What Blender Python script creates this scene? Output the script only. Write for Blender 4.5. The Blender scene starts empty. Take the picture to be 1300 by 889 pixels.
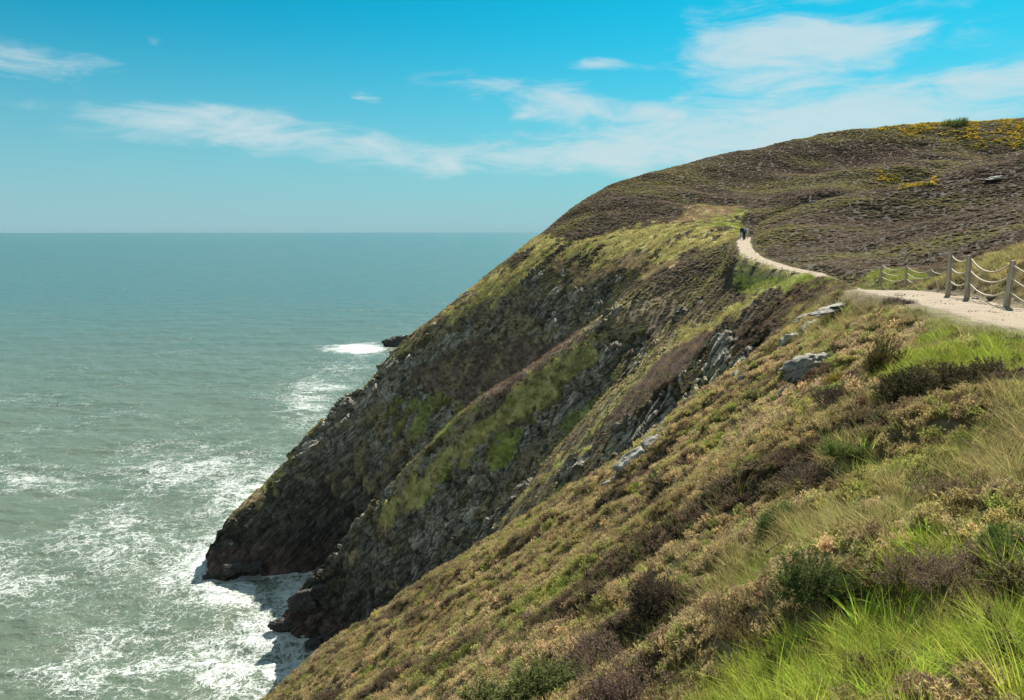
import bpy, math, random
import numpy as np
from mathutils import Vector, Matrix

# ------------------------------------------------------------------ camera, sky, sun, exposure
SC = bpy.context.scene
COL = SC.collection
EYE = 70.0                       # metres above the sea
FPX, CX, CY = 940.0, 650.0, 444.5
PITCH = math.atan(151.5 / FPX)
CP, SP = math.cos(PITCH), math.sin(PITCH)
cam = bpy.data.cameras.new('camera'); camo = bpy.data.objects.new('camera', cam); COL.objects.link(camo)
cam.lens = 36.0 * FPX / 1300.0; cam.sensor_width = 36.0
cam.clip_start = 0.05; cam.clip_end = 120000.0
camo.location = (0, 0, EYE); camo.rotation_euler = (math.pi / 2 - PITCH, 0, 0)
SC.camera = camo
SC.render.resolution_x, SC.render.resolution_y = 1024, 700
SC.view_settings.view_transform = 'Standard'; SC.view_settings.look = 'None'
SC.view_settings.gamma = 1.0; SC.view_settings.use_curve_mapping = False
SC.view_settings.exposure = 1.4
SUN_AZ, SUN_EL = math.radians(31), math.radians(46.5)       # azimuth: from +Y towards +X

def nd(nt, kind, **kw):
    n = nt.nodes.new(kind)
    for k, v in kw.items():
        if k == 'i':
            for kk, vv in v.items(): n.inputs[kk].default_value = vv
        else: setattr(n, k, v)
    return n

def mth(nt, op, a, b=None, c=None, clamp=False):
    n = nt.nodes.new('ShaderNodeMath'); n.operation = op; n.use_clamp = clamp
    for i, v in enumerate((a, b, c)):
        if v is None: continue
        if isinstance(v, (int, float)): n.inputs[i].default_value = v
        else: nt.links.new(v, n.inputs[i])
    return n.outputs[0]

def sstep(nt, v, lo, hi):
    n = nt.nodes.new('ShaderNodeMapRange'); n.interpolation_type = 'SMOOTHSTEP'
    nt.links.new(v, n.inputs[0]); n.inputs[1].default_value = lo; n.inputs[2].default_value = hi
    return n.outputs[0]

def mixc(nt, f, a, b, mode='MIX'):
    n = nt.nodes.new('ShaderNodeMix'); n.data_type = 'RGBA'; n.blend_type = mode
    for s, v in ((n.inputs[0], f), (n.inputs[6], a), (n.inputs[7], b)):
        if isinstance(v, (int, float)): s.default_value = v
        elif isinstance(v, tuple): s.default_value = v if len(v) == 4 else v + (1.0,)
        else: nt.links.new(v, s)
    return n.outputs[2]

def pix(px, py):
    """photograph pixel -> (X/Y, Z/Y) of its ray"""
    u, v = px - CX, CY - py
    h = FPX * CP + v * SP
    return u / h, (v * CP - FPX * SP) / h

def build_world():
    w = bpy.data.worlds.new('World'); SC.world = w; w.use_nodes = True
    nt = w.node_tree; nt.nodes.clear()
    out = nd(nt, 'ShaderNodeOutputWorld'); bg = nd(nt, 'ShaderNodeBackground'); bg.inputs[1].default_value = 0.05
    nt.links.new(bg.outputs[0], out.inputs[0])
    sky = nd(nt, 'ShaderNodeTexSky', sky_type='NISHITA', sun_disc=False, sun_elevation=SUN_EL,
             sun_rotation=SUN_AZ, altitude=70.0, air_density=1.0, dust_density=0.6, ozone_density=2.0)
    tc = nd(nt, 'ShaderNodeTexCoord')
    sep = nd(nt, 'ShaderNodeSeparateXYZ'); nt.links.new(tc.outputs['Generated'], sep.inputs[0])
    X, Y, Z = sep.outputs
    az = mth(nt, 'ARCTAN2', X, Y); el = mth(nt, 'ARCSINE', Z)
    # cyan cast of the clear sky, haze paling it towards the horizon
    tint = mixc(nt, 1.0, sky.outputs[0], (0.014, 0.70, 0.74), 'MULTIPLY')
    haze = mth(nt, 'POWER', sstep(nt, el, 0.335, -0.02), 1.7)
    base = mixc(nt, mth(nt, 'MULTIPLY', haze, 0.88), tint, (2.85, 4.2, 4.9))
    # cloud field
    def noise(scale, sx, sy, detail, rough, dist, off):
        c = nd(nt, 'ShaderNodeCombineXYZ')
        nt.links.new(mth(nt, 'MULTIPLY', az, sx), c.inputs[0]); nt.links.new(mth(nt, 'MULTIPLY', el, sy), c.inputs[1])
        c.inputs[2].default_value = off
        n = nd(nt, 'ShaderNodeTexNoise', i={'Scale': scale, 'Detail': detail, 'Roughness': rough, 'Distortion': dist})
        nt.links.new(c.outputs[0], n.inputs['Vector']); return n.outputs[0]
    wispy = noise(1.0, 9.0, 34.0, 6.0, 0.6, 0.6, 0.3)
    soft = noise(1.0, 3.0, 12.0, 4.0, 0.55, 0.3, 4.7)
    warp = noise(1.0, 5.0, 14.0, 3.0, 0.5, 0.0, 9.1)
    warp2 = noise(1.0, 14.0, 30.0, 3.0, 0.5, 0.0, 2.1)
    azw = mth(nt, 'ADD', az, mth(nt, 'MULTIPLY', mth(nt, 'SUBTRACT', warp, 0.5), 0.10))
    elw = mth(nt, 'ADD', el, mth(nt, 'MULTIPLY', mth(nt, 'SUBTRACT', warp2, 0.5), 0.035))
    total = None
    for (px, py, rx, ry, rot, amp) in CLOUDS:
        tx, tz = pix(px, py); a0 = math.atan2(tx, 1); e0 = math.atan2(tz, math.hypot(tx, 1))
        ra, re = rx / FPX, ry / FPX
        da = mth(nt, 'SUBTRACT', azw, a0); de = mth(nt, 'SUBTRACT', elw, e0)
        cr, sr = math.cos(rot), math.sin(rot)
        p = mth(nt, 'ADD', mth(nt, 'MULTIPLY', da, cr / ra), mth(nt, 'MULTIPLY', de, sr / ra))
        q = mth(nt, 'ADD', mth(nt, 'MULTIPLY', da, -sr / re), mth(nt, 'MULTIPLY', de, cr / re))
        d2 = mth(nt, 'ADD', mth(nt, 'MULTIPLY', p, p), mth(nt, 'MULTIPLY', q, q))
        g = mth(nt, 'MULTIPLY', mth(nt, 'EXPONENT', mth(nt, 'MULTIPLY', d2, -0.8)), amp)
        total = g if total is None else mth(nt, 'ADD', total, g)
    # elsewhere, out of view: extra broken cloud added to lift the fill on shaded cliffs
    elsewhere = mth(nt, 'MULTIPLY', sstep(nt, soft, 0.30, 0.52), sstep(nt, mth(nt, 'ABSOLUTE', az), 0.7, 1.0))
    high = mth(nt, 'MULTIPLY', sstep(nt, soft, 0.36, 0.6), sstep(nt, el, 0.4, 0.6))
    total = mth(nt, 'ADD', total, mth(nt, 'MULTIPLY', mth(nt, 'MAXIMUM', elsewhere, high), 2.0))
    tex = mth(nt, 'ADD', mth(nt, 'MULTIPLY', wispy, 0.9), mth(nt, 'MULTIPLY', soft, 0.5))
    cov = mth(nt, 'SUBTRACT', 1.0, mth(nt, 'EXPONENT', mth(nt, 'MULTIPLY', total, -1.1)))
    dens = mth(nt, 'ADD', mth(nt, 'MULTIPLY', cov, 1.25), mth(nt, 'MULTIPLY', mth(nt, 'SUBTRACT', tex, 0.70), 2.3))
    dens = mth(nt, 'MULTIPLY', sstep(nt, dens, 0.28, 1.25), sstep(nt, cov, 0.03, 0.35))
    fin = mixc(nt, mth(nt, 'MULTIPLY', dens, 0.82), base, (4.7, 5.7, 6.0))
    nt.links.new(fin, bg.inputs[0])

# pixel centre, radii, tilt, density of the clouds in the photograph
CLOUDS = [(1000, 55, 120, 40, 0.05, 1.05), (1090, 52, 90, 16, 0.0, 0.7), (1000, 105, 80, 40, -0.2, 0.55),
          (905, 60, 70, 16, 0.0, 0.45), (765, 82, 28, 9, -0.1, 0.95), (690, 125, 120, 17, -0.16, 1.0),
          (800, 140, 80, 16, -0.3, 0.75), (470, 130, 18, 8, -0.2, 0.6), (270, 158, 90, 20, 0.0, 0.62),
          (420, 184, 220, 20, -0.06, 0.5), (640, 198, 240, 18, 0.0, 0.45), (900, 176, 240, 18, 0.10, 0.9),
          (1200, 148, 240, 34, 0.05, 1.1), (195, 55, 14, 9, 0.0, 0.75), (20, 60, 50, 22, 0.0, 0.26),
          (115, 82, 34, 10, 0.1, 0.55), (20, 90, 50, 10, 0.0, 0.4), (40, 133, 90, 9, 0.0, 0.25),
          (1300, 140, 120, 30, 0.0, 0.6)]
build_world()
sl = bpy.data.lights.new('sun', 'SUN'); sl.energy = 5.0; sl.angle = math.radians(0.55); sl.color = (1.0, 0.94, 0.84)
so = bpy.data.objects.new('sun', sl); COL.objects.link(so)
SUN = Vector((math.sin(SUN_AZ) * math.cos(SUN_EL), math.cos(SUN_AZ) * math.cos(SUN_EL), math.sin(SUN_EL)))
so.rotation_euler = SUN.to_track_quat('Z', 'Y').to_euler(); so.location = (40, 60, 140)

random.seed(4); RNG = np.random.default_rng(4)

# ------------------------------------------------------------------ numeric helpers
_perm = np.random.default_rng(11).permutation(256).astype(np.int32); _perm = np.concatenate([_perm, _perm])
_g = np.random.default_rng(12).normal(size=(256, 3)).astype(np.float32); _g /= np.linalg.norm(_g, axis=1)[:, None]

def perlin(x, y, z=0.0, seed=0):
    x = np.asarray(x, np.float32) + 37.13 * seed; y = np.asarray(y, np.float32) + 11.7 * seed
    z = np.zeros_like(x) + np.float32(0.37) + z
    xi, yi, zi = np.floor(x), np.floor(y), np.floor(z)
    fx, fy, fz = x - xi, y - yi, z - zi
    xi = xi.astype(np.int32) & 255; yi = yi.astype(np.int32) & 255; zi = zi.astype(np.int32) & 255
    w = lambda t: t * t * t * (t * (t * 6 - 15) + 10)
    u, v, q = w(fx), w(fy), w(fz)
    def c(i, j, k):
        h = _perm[(_perm[(_perm[(xi + i) & 255] + yi + j) & 255] + zi + k) & 255]
        g = _g[h]; return g[..., 0] * (fx - i) + g[..., 1] * (fy - j) + g[..., 2] * (fz - k)
    l = lambda a, b, t: a + t * (b - a)
    return l(l(l(c(0,0,0), c(1,0,0), u), l(c(0,1,0), c(1,1,0), u), v),
             l(l(c(0,0,1), c(1,0,1), u), l(c(0,1,1), c(1,1,1), u), v), q) * 1.5

def fbm(x, y, z=0.0, octv=3, seed=0, gain=0.5):
    a, s, f = 1.0, 0.0, 1.0
    for o in range(octv):
        s = s + a * perlin(x * f, y * f, z * f, seed + o * 3); a *= gain; f *= 2.03
    return s

def ss(v, lo, hi):
    t = np.clip((v - lo) / (hi - lo), 0, 1); return t * t * (3 - 2 * t)

def P(px, py, Y):
    a, b = pix(px, py); return (a * Y, Y, b * Y)
def project(x, y, z):
    """world (z above the sea) -> photograph pixel"""
    y = np.maximum(y, 0.05); zz = z - EYE
    f = y * CP - zz * SP; u = y * SP + zz * CP
    f = np.maximum(f, 0.05)
    return CX + FPX * x / f, CY - FPX * u / f

# ------------------------------------------------------------------ the lie of the land: points sighted in the photograph
PATH = [(1.0, -4.0, -1.75), (5.5, 0.5, -1.75), (9.8, 7, -1.8), (11.1, 13, -1.92), (11.85, 17.5, -1.98), (12.5, 20.8, -2.0),
        (13.0, 23.3, -2.03), (13.4, 27.0, -2.12), (16.0, 33.0, -2.9), (20.0, 40.0, -3.5), (23.4, 48.0, -4.1), (24.8, 56.0, -4.1),
        (25.2, 62.0, -3.55), (24.6, 67.0, -3.25), (24.6, 75.0, -2.7), (26.7, 85.0, -2.15), (29.2, 94.0, -1.6), (32.0, 103.0, -1.12),
        (35.5, 112.0, -1.0), (42.0, 120.0, -0.9), (52.0, 126.0, -0.4), (66.0, 130.0, 1.0)]
CTRL = [
    # near slope
    P(1300,889,3.5), P(1300,640,5.4), P(1300,520,8.0), P(1300,455,12.2), P(1070,889,4.7), P(850,889,6.2), P(600,889,11.1), P(430,889,26),
    P(1000,700,7.8), P(800,700,13.3), P(700,760,15.0), P(1000,550,13.4), P(1150,620,7.2), P(1150,550,9.2), P(1150,450,13.2), P(1000,470,22),
    P(880,600,19.0), P(1100,405,20.5), P(1200,440,14.8), P(1200,405,18.2), P(1250,426,15.4), P(1300,432,13.4), P(1150,381,22.6), P(1120,377,25), P(1172,387,20.4), P(900,520,25.0),
    # its skyline against the gullies behind, then the drop
    P(340,889,48), P(400,842,47), P(500,776,45.5), P(560,738,45), P(620,693,43), P(690,648,43), P(740,622,40), P(790,592,37), P(870,525,33), P(945,475,30),
    P(1010,415,28), P(1060,385,27),
    (-30,72,-55), (-22,75,-57), (-10,68,-44), (2,60,-32), (10,52,-20), (13,50,-14), (16.5,47,-8), (21.6,48,-3.35), (22.7,53,-3.3), (23.0,58,-3.35), (19.2,43,-3.35), (20.5,56,-6), (-34,86,-70),
    # camera's own ground
    (0,0,-1.85), (3,-3,-1.7), (-4,-2,-4.8), (-3,4,-6.2), (-8,6,-10.5), (8,2,-1.7), (16,2,-0.6), (26,6,2.5), (45,0,8), (60,-30,14), (0,-15,0), (-30,-25,-22), (10,-40,6),
    (-20,10,-23), (-20,32,-32), (-36,20,-42), (-54,30,-66), (-62,20,-80), (-44,52,-66), (-60,55,-84), (-56,-20,-66), (-75,0,-90),
    # crest of the small middle spur
    (25.4,70,-4.2), P(960,350,76), P(900,402,78), P(800,485,82), P(740,540,85), P(690,590,88), P(630,655,91), (-14,99,-50), (-26,107,-66), (-33,110,-76),
    # gully beyond it
    (25,88,-6.5), (17,92,-15), (9,97,-24.5), (-3,102,-38), (-16,109,-55), (-27,115,-69.3), (-37,113,-82),
    # crest of the second spur and its toe
    P(905,352,98), P(860,372,101), P(800,400,103), P(740,432,105), P(690,466,107), P(640,502,108.5), P(600,528,110), P(560,568,112), P(520,604,114), P(470,652,117),
    P(440,692,119.5), P(405,742,121), P(360,775,122), P(354,797,122.3), (-47,120,-78), (-47,128,-80), P(420,815,117.0), P(385,812,119.5),
    (6,118,-23), (-6,121,-33.5), (-16,124,-47), (-24,128,-57),
    # gully between the second spur and the headland
    (26,112,-4.5), (17,120,-12), (8,126,-22.5), (-5,131,-37), (-17,138,-52), (-28,146,-63), (-38,147.5,-70.5), (-47,141,-80), (-54,134,-86),
    # face and skyline of the headland
    P(620,480,140), P(700,400,137), P(560,460,153), P(780,340,131), P(480,580,152), P(400,640,150), P(350,700,146.5), P(300,715,144.5),
    P(690,295,180), P(640,334,179), P(590,375,177), P(550,407,175), P(520,428,173), P(490,457,171), P(470,485,169), P(440,508,166), P(420,521,164), P(395,549,161), P(370,581,158), P(350,611,155), P(330,633,152),
    P(305,656,149), P(290,673,147), P(275,702,145), P(265,727,144), (-71,147,-84), (-74,158,-86), (-66,168,-78), (-56,184,-78), (-44,190,-66), (-28,200,-48), (-12,206,-30), (2,210,-16),
    (-40,210,-84), (-50,225,-90), (-20,232,-74), (0,240,-45), (-5,270,-80), (20,260,-34), (-40,260,-92), (5,330,-85), (40,330,-40), (0,420,-95),
    # contour of the path and the green terrace
    (29,118,-2.2), P(800,305,138), P(740,312,148), P(880,290,128), P(920,288,122), P(860,330,112), P(900,320,108),
    # the hill above
    P(740,258,186), P(770,242,190), P(800,228,192), P(870,207,195), P(950,190,198), P(1050,172,199), P(1150,159,201), P(1250,154.5,203), P(1300,151,204),
    P(900,240,166), P(850,262,152), P(960,255,150), P(1000,225,170), P(1100,205,176), P(1200,195,172), P(1300,205,165),
    P(1000,270,116), P(960,285,110), P(1060,240,134), P(1140,212,150), P(1100,285,92), P(1100,320,74), P(1050,318,78), P(1000,318,84), P(1200,225,118), P(1300,250,85), P(1200,280,75), P(1250,305,58),
    P(1150,330,62), P(1180,369,30), P(1180,368,37), P(1165,367,33), P(1197,367,29), P(1200,364,36), P(1228,352,34), P(1218,348,48), P(1180,366,42), P(1200,366,40), P(1200,357,46), P(1180,359,46.5), P(1185,370,27.5), P(1198,369,26.5), P(1300,312,27), P(1262,330,24), P(1290,345,22), (30,20,3), (30,34,1.0), (45,35,5), (80,60,14),
    (33,214,9.5), (52,214,13.5), (67,214,18), (90,214,22.5), (112,214,24.5), (142,216,27), (20,214,3), (30,245,2), (62,260,8), (105,280,14), (140,270,20), (190,200,36), (180,110,32), (120,100,20), (130,380,5), (220,330,20), (300,180,45), (60,420,-20), (260,0,50), (150,-80,38), (180,450,0), (380,420,10),
]
CTRL += [p for p in PATH[1:]]
_c = np.array(CTRL, np.float64)

def _tps_fit(c):
    n = len(c); d = np.linalg.norm(c[:, None, :2] - c[None, :, :2], axis=2)
    K = np.where(d > 0, d * d * np.log(d + 1e-12), 0) + np.eye(n) * 6.0 * 1.0
    Pm = np.hstack([np.ones((n, 1)), c[:, :2]])
    A = np.block([[K, Pm], [Pm.T, np.zeros((3, 3))]])
    return np.linalg.solve(A, np.concatenate([c[:, 2], np.zeros(3)]))
_w = _tps_fit(_c)

def base_height(x, y):
    sh = x.shape; x = x.ravel(); y = y.ravel(); out = np.empty(len(x), np.float32)
    cx_, cy_, w = _c[:, 0], _c[:, 1], _w
    for s in range(0, len(x), 40000):
        xs = x[s:s+40000].astype(np.float64); ys = y[s:s+40000].astype(np.float64)
        d2 = (xs[:, None] - cx_) ** 2 + (ys[:, None] - cy_) ** 2 + 1e-6
        out[s:s+40000] = (0.5 * d2 * np.log(d2)) @ w[:-3] + w[-3] + w[-2] * xs + w[-1] * ys
    return out.reshape(sh) + EYE

# smooth path line
def spline(pts, step):
    pts = np.array(pts, float); out = []
    q = np.vstack([2 * pts[0] - pts[1], pts, 2 * pts[-1] - pts[-2]])
    for i in range(1, len(q) - 2):
        n = max(2, int(np.linalg.norm(q[i+1] - q[i]) / step))
        t = np.linspace(0, 1, n, endpoint=False)[:, None]
        a, b, c, d = q[i-1], q[i], q[i+1], q[i+2]
        out.append(0.5 * (2*b + (c-a)*t + (2*a-5*b+4*c-d)*t*t + (3*b-a-3*c+d)*t**3))
    return np.vstack(out + [pts[-1:]])
PATHS = spline(PATH, 0.35)
def path_dist(x, y):
    sh = x.shape; x = x.ravel(); y = y.ravel()
    d = np.full(len(x), 1e3, np.float32); zc = np.zeros(len(x), np.float32)
    m = np.where((x > -12) & (x < 75) & (y > -12) & (y < 140))[0]
    for s in range(0, len(m), 20000):
        k = m[s:s+20000]
        dd = (x[k][:, None] - PATHS[:, 0].astype(np.float32)) ** 2 + (y[k][:, None] - PATHS[:, 1].astype(np.float32)) ** 2
        j = dd.argmin(1); d[k] = np.sqrt(dd[np.arange(len(k)), j]); zc[k] = PATHS[j, 2] + EYE
    return d.reshape(sh), zc.reshape(sh)

def inpoly(px, py, poly):
    c = np.zeros(px.shape, bool); n = len(poly)
    for i in range(n):
        x0, y0 = poly[i]; x1, y1 = poly[(i + 1) % n]
        if y0 == y1: continue
        m = (y0 > py) != (y1 > py)
        c ^= m & (px < (x1 - x0) * (py - y0) / (y1 - y0) + x0)
    return c

# ------------------------------------------------------------------ hillside grid, polar about the viewpoint
def rows():
    r = [0.5]
    while r[-1] < 430:
        v = r[-1]
        k = .05 if v < 2.5 else .0075 if v < 12 else .0062 if v < 60 else .0027 if v < 80 else .0021 if v < 172 else .006 if v < 215 else .03
        r.append(v * (1 + k))
    return np.array(r)
RR = rows()
AZ = np.radians(np.concatenate([np.linspace(-178, -60, 22), np.linspace(-57, -41, 16), np.linspace(-40, 40, 860), np.linspace(41, 57, 16), np.linspace(60, 178, 22)]))
NR, NA = len(RR), len(AZ)
GX = (RR[:, None] * np.sin(AZ)).astype(np.float32); GY = (RR[:, None] * np.cos(AZ)).astype(np.float32)
GZ = base_height(GX, GY)
PX, PY = project(GX, GY, GZ)
print('grid', NR, NA, NR * NA)

# ------------------------------------------------------------------ ground cover, mapped where the photograph shows it
ZN = {
 'rock': [[(470,487),(500,448),(545,415),(600,402),(650,388),(700,372),(745,352),(790,350),(800,365),(760,385),(735,420),(690,432),(650,425),(600,432),(560,440),(530,470),(500,505)],
          [(240,760),(262,700),(295,655),(340,610),(385,548),(430,508),(480,480),(520,500),(505,555),(560,560),(600,525),(540,595),(470,650),(440,690),(435,740)],
          [(335,820),(390,735),(437,708),(440,690),(475,650),(520,645),(560,655),(610,645),(640,600),(700,590),(700,625),(650,690),(560,770),(430,850)],
          [(751,422),(766,392),(791,389),(816,373),(856,373),(865,386),(908,382),(896,401),(862,416),(856,441),(816,450),(791,478),(766,496),(722,505),(702,500),(723,472),(748,447)],
          [(750,561),(797,536),(838,492),(876,486),(882,498),(854,517),(810,575),(769,605),(740,615),(700,640),(700,600)],
          [(640,600),(690,560),(705,580),(660,620)], [(665,352),(700,345),(735,350),(700,372),(650,385)]],
 'scree': [[(530,470),(560,442),(600,434),(690,433),(735,420),(745,430),(690,465),(640,500),(600,525),(570,515),(545,500)],
           [(800,500),(850,450),(905,415),(905,445),(870,482),(800,530),(775,540)]],
 'dgrass': [[(500,500),(545,498),(600,520),(560,560),(510,560),(490,530)], [(700,505),(740,480),(740,520),(690,560),(650,600),(610,640),(560,650),(560,620),(620,560)]],
 'gold': [[(585,550),(640,503),(690,466),(745,428),(752,443),(700,500),(660,520),(620,560),(560,622),(500,665),(470,665),(540,600)],
          [(610,690),(640,655),(700,590),(760,545),(820,480),(880,420),(930,385),(960,355),(985,350),(930,405),(850,450),(800,500),(740,565),(690,610)],
          [(640,345),(690,303),(720,300),(760,302),(800,292),(900,283),(940,300),(930,318),(860,315),(780,332),(700,332),(640,378),(590,388)],
          [(560,410),(600,375),(640,345),(660,350),(600,395),(560,412)]],
 'green': [[(560,610),(640,560),(700,515),(690,555),(640,600),(600,640),(560,650),(520,650)],
           [(895,284),(950,274),(942,290),(935,305),(910,302)],
           [(945,330),(1000,345),(1060,350),(1115,352),(1115,364),(1050,368),(990,372),(945,375),(935,350)],
           [(1070,345),(1110,345),(1200,352),(1200,366),(1110,366)],
           [(1040,575),(1110,560),(1110,585),(1050,595)], [(920,735),(1000,690),(1000,705),(940,750)]],
 'bright': [[(1150,400),(1166,377),(1200,386),(1250,402),(1300,420),(1360,440),(1360,500),(1260,500),(1215,470),(1140,482),(1120,472),(1155,440),(1135,420)],
            [(1420,690),(1420,1000),(870,960),(850,870),(900,845),(960,800),(1060,790),(1120,740),(1160,690),(1200,712),(1260,722)],
            [(1160,690),(1230,680),(1240,705),(1190,720)]],
 'straw': [[(1206,350),(1240,325),(1300,308),(1345,305),(1345,392),(1240,378)],[(870,745),(930,690),(1010,655),(1090,610),(1180,588),(1150,640),(1130,700),(1060,705),(980,705),(920,742)],
           [(1420,520),(1420,620),(1290,625),(1240,600),(1200,625),(1165,600),(1230,545),(1290,520)], [(1080,790),(1140,720),(1160,760),(1110,830),(1060,860)],
           [(990,410),(1060,385),(1110,375),(1130,390),(1060,420),(1020,440)]],
 'tan': [[(858,265),(890,255),(935,262),(945,276),(895,284),(865,286)], [(700,335),(780,332),(860,318),(850,345),(760,350),(700,365)]],
}
jit = lambda f, a, sd: (fbm(GX * f, GY * f, GZ * f * 0.7, 3, sd) * a)
near_f = np.clip(25.0 / np.maximum(np.hypot(GX, GY), 4), 0.12, 1.6)
JX = PX + jit(0.10, 20, 21) + np.where(RR[:, None] < 60, jit(0.7, 22, 24), jit(0.5, 9, 25))
JY = PY + jit(0.10, 15, 31) + np.where(RR[:, None] < 60, jit(0.7, 17, 34), jit(0.5, 8, 35))
front = GY > 0.5
dist = np.hypot(GX, GY)
# which ground is seen past the ground before it: keeps far patches off hidden near slopes and the other way round
elev = (GZ - EYE) / RR[:, None]; runmax = np.maximum.accumulate(elev, axis=0)
ZM = {}
for k, polys in ZN.items():
    m = np.zeros(GX.shape, bool)
    for pl in polys:
        far = max(p[1] for p in pl) < 700 and min(p[0] for p in pl) < 950 or max(p[1] for p in pl) < 345 or (335, 820) in pl or (240, 760) in pl
        m |= inpoly(JX, JY, pl) & front & ((dist > 55) if far else (dist < 60 if max(p[1] for p in pl) > 380 else dist > 24))
    ZM[k] = m
# slope
def slope_of(Z):
    dr = np.gradient(Z, axis=0) / np.gradient(RR)[:, None]
    da = np.gradient(Z, axis=1) / (np.gradient(AZ)[None, :] * RR[:, None])
    return np.hypot(dr, da)
SL = slope_of(GZ)
rock = ZM['rock'].astype(np.float32)
wild = (fbm(GX * .11, GY * .11, GZ * .11, 3, 7) * .22 + SL)
patch = fbm(GX * .16, GY * .16, GZ * .16, 3, 17) + .5 * fbm(GX * .6, GY * .6, GZ * .6, 2, 18)
Z0 = GZ.copy()
E1 = np.array([.70, .25, .67]); E2 = np.array([-.55, -.35, .76]); E3 = np.cross(E1, E2)
q1, q2, q3 = (GX*E1[0]+GY*E1[1]+GZ*E1[2]), (GX*E2[0]+GY*E2[1]+GZ*E2[2]), (GX*E3[0]+GY*E3[1]+GZ*E3[2])
band = fbm(q1 * .035, q2 * .16, q3 * .16, 4, 161); band2 = fbm(q1 * .06, q2 * .30, q3 * .30, 3, 171)      # bands that run down the ribs and gullies
patch = patch * .55 + band * .9
rock = rock * ((patch > -.34 + .54 * ss(Z0, 18, 46)) | (Z0 < 14))
rock = np.maximum(rock, (wild > 1.34) * (dist > 55) * (patch > -.1) * 1.0)
rock = np.where(ZM['scree'] | ZM['gold'], 0, rock)
rock = np.maximum(rock, ss(11 - GZ + 4 * fbm(GX * .2, GY * .2, 0, 2, 9), 0, 2) * (dist > 45))       # bare rock above the tide
rock = rock.astype(np.float32)
# path
PD, PZ = path_dist(GX, GY)
HW = 0.86 + 0.2 * ss(32 - dist, 0, 4) + 0.22 * ss(24 - dist, 0, 6)
pw = 1 - ss(PD, HW + 0.05, HW + 1.3)
# ---- relief
Z0 = GZ.copy()
veg = 1 - rock
d1 = np.clip(dist / 20, .35, 1.0)
ux, uy = (GX * .62 - GY * .78), (GX * .78 + GY * .62)          # along / across the wind-combed bands of the slope
heath = 0.34 * fbm(ux * .22, uy * .5, 0, 3, 41) + .30 * fbm(ux * .75, uy * 1.25, 0, 2, 45) * d1
farhill = ss(dist, 50, 90)
heath = heath * (1 - farhill * .70) + farhill * (.30 * fbm(GX * .16, GY * .16, 0, 3, 48) + .95 * fbm(ux * .035, uy * .085, 0, 2, 49) * ss(GZ, EYE - 2, EYE + 4) * ss(PD, 3, 14))
berm = (.95 * np.exp(-((PD - 2.3) / 1.1) ** 2) * ss(GY, 42, 47) * ss(62 - GY, 0, 4) * (GX < np.interp(GY, PATHS[:, 1], PATHS[:, 0]))).astype(np.float32)   # grassy verge that hides the dip of the path
GZ = GZ + heath * veg * (1 - pw) * (.25 + .75 * ss(PD, 1.5, 7)) + berm * .4
GZ = GZ * (1 - pw) + (PZ - 0.05) * pw
# rock: blocks and strata pushed out along the face
def facets(x, y, z, seed):
    x0, y0, z0 = np.floor(x), np.floor(y), np.floor(z); best = np.full(x.shape, 9.0, np.float32); sec = best.copy(); val = np.zeros_like(best)
    for i in (-1, 0, 1):
        for j in (-1, 0, 1):
            for k in (-1, 0, 1):
                cx, cy, cz = x0 + i, y0 + j, z0 + k
                h = _perm[(_perm[(_perm[(cx.astype(np.int32) + seed) & 255] + cy.astype(np.int32)) & 255] + cz.astype(np.int32)) & 255]
                g = _g[h] * .5
                dx, dy, dz = x - cx - .5 - g[:, 0], y - cy - .5 - g[:, 1], z - cz - .5 - g[:, 2]
                d = dx * dx + dy * dy + dz * dz
                v = _g[(h + 91) & 255]; hv = v[:, 0] * .5 + (dx * v[:, 1] + dy * v[:, 2] + dz * v[:, 0]) * .8
                m = d < best
                sec = np.where(m, best, np.minimum(sec, d)); val = np.where(m, hv, val); best = np.where(m, d, best)
    return val, np.sqrt(sec) - np.sqrt(best)
ri = np.where((rock.ravel() > .02) & (dist.ravel() > 40) & (Z0.ravel() > -6) & ((elev - runmax).ravel() > -.06))[0]
x, y, z = GX.ravel()[ri], GY.ravel()[ri], Z0.ravel()[ri]
e1 = np.array([.70, .25, .67]); e2 = np.array([-.55, -.35, .76]); e3 = np.cross(e1, e2)
p1, p2, p3 = (x*e1[0]+y*e1[1]+z*e1[2]), (x*e2[0]+y*e2[1]+z*e2[2]), (x*e3[0]+y*e3[1]+z*e3[2])
wb = fbm(x * .15, y * .15, z * .15, 2, 61) * 2.0
vc, cc_ = facets(p1 / 1.3, p2 / .5, p3 / .7, 31)
va, ca = facets((p1 + wb) / 9.0, (p2 + wb) / 3.6, p3 / 5.0, 3)
vb, cb = facets((p1 + wb) / 3.2, p2 / 1.15, p3 / 1.7, 77)
disp = 1.15 * va - 1.1 * (1 - ss(ca, 0, .14)) + .6 * vb - .5 * (1 - ss(cb, 0, .14)) + .2 * vc + .9 * fbm(x * .09, y * .09, z * .09, 3, 66)
rk = ss(rock.ravel()[ri], 0, .8) * np.clip((dist.ravel()[ri] - 40) / 30, 0, 1)
disp *= rk
N = np.stack([np.full(len(ri), -.62), np.full(len(ri), -.42), np.full(len(ri), .66)], -1)
dX = np.zeros(GX.size, np.float32); dY = dX.copy(); dZ = dX.copy()
dX[ri] = disp * N[:, 0]; dY[ri] = disp * N[:, 1]; dZ[ri] = disp * N[:, 2]
CRACK = np.zeros(GX.size, np.float32); CRACK[ri] = (vb + .8 * vc - 1.2 * (1 - ss(cb, 0, .12))) * rk; CRACK = CRACK.reshape(GX.shape)
VX = GX + dX.reshape(GX.shape); VY = GY + dY.reshape(GX.shape); VZ = GZ + dZ.reshape(GX.shape)

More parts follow.
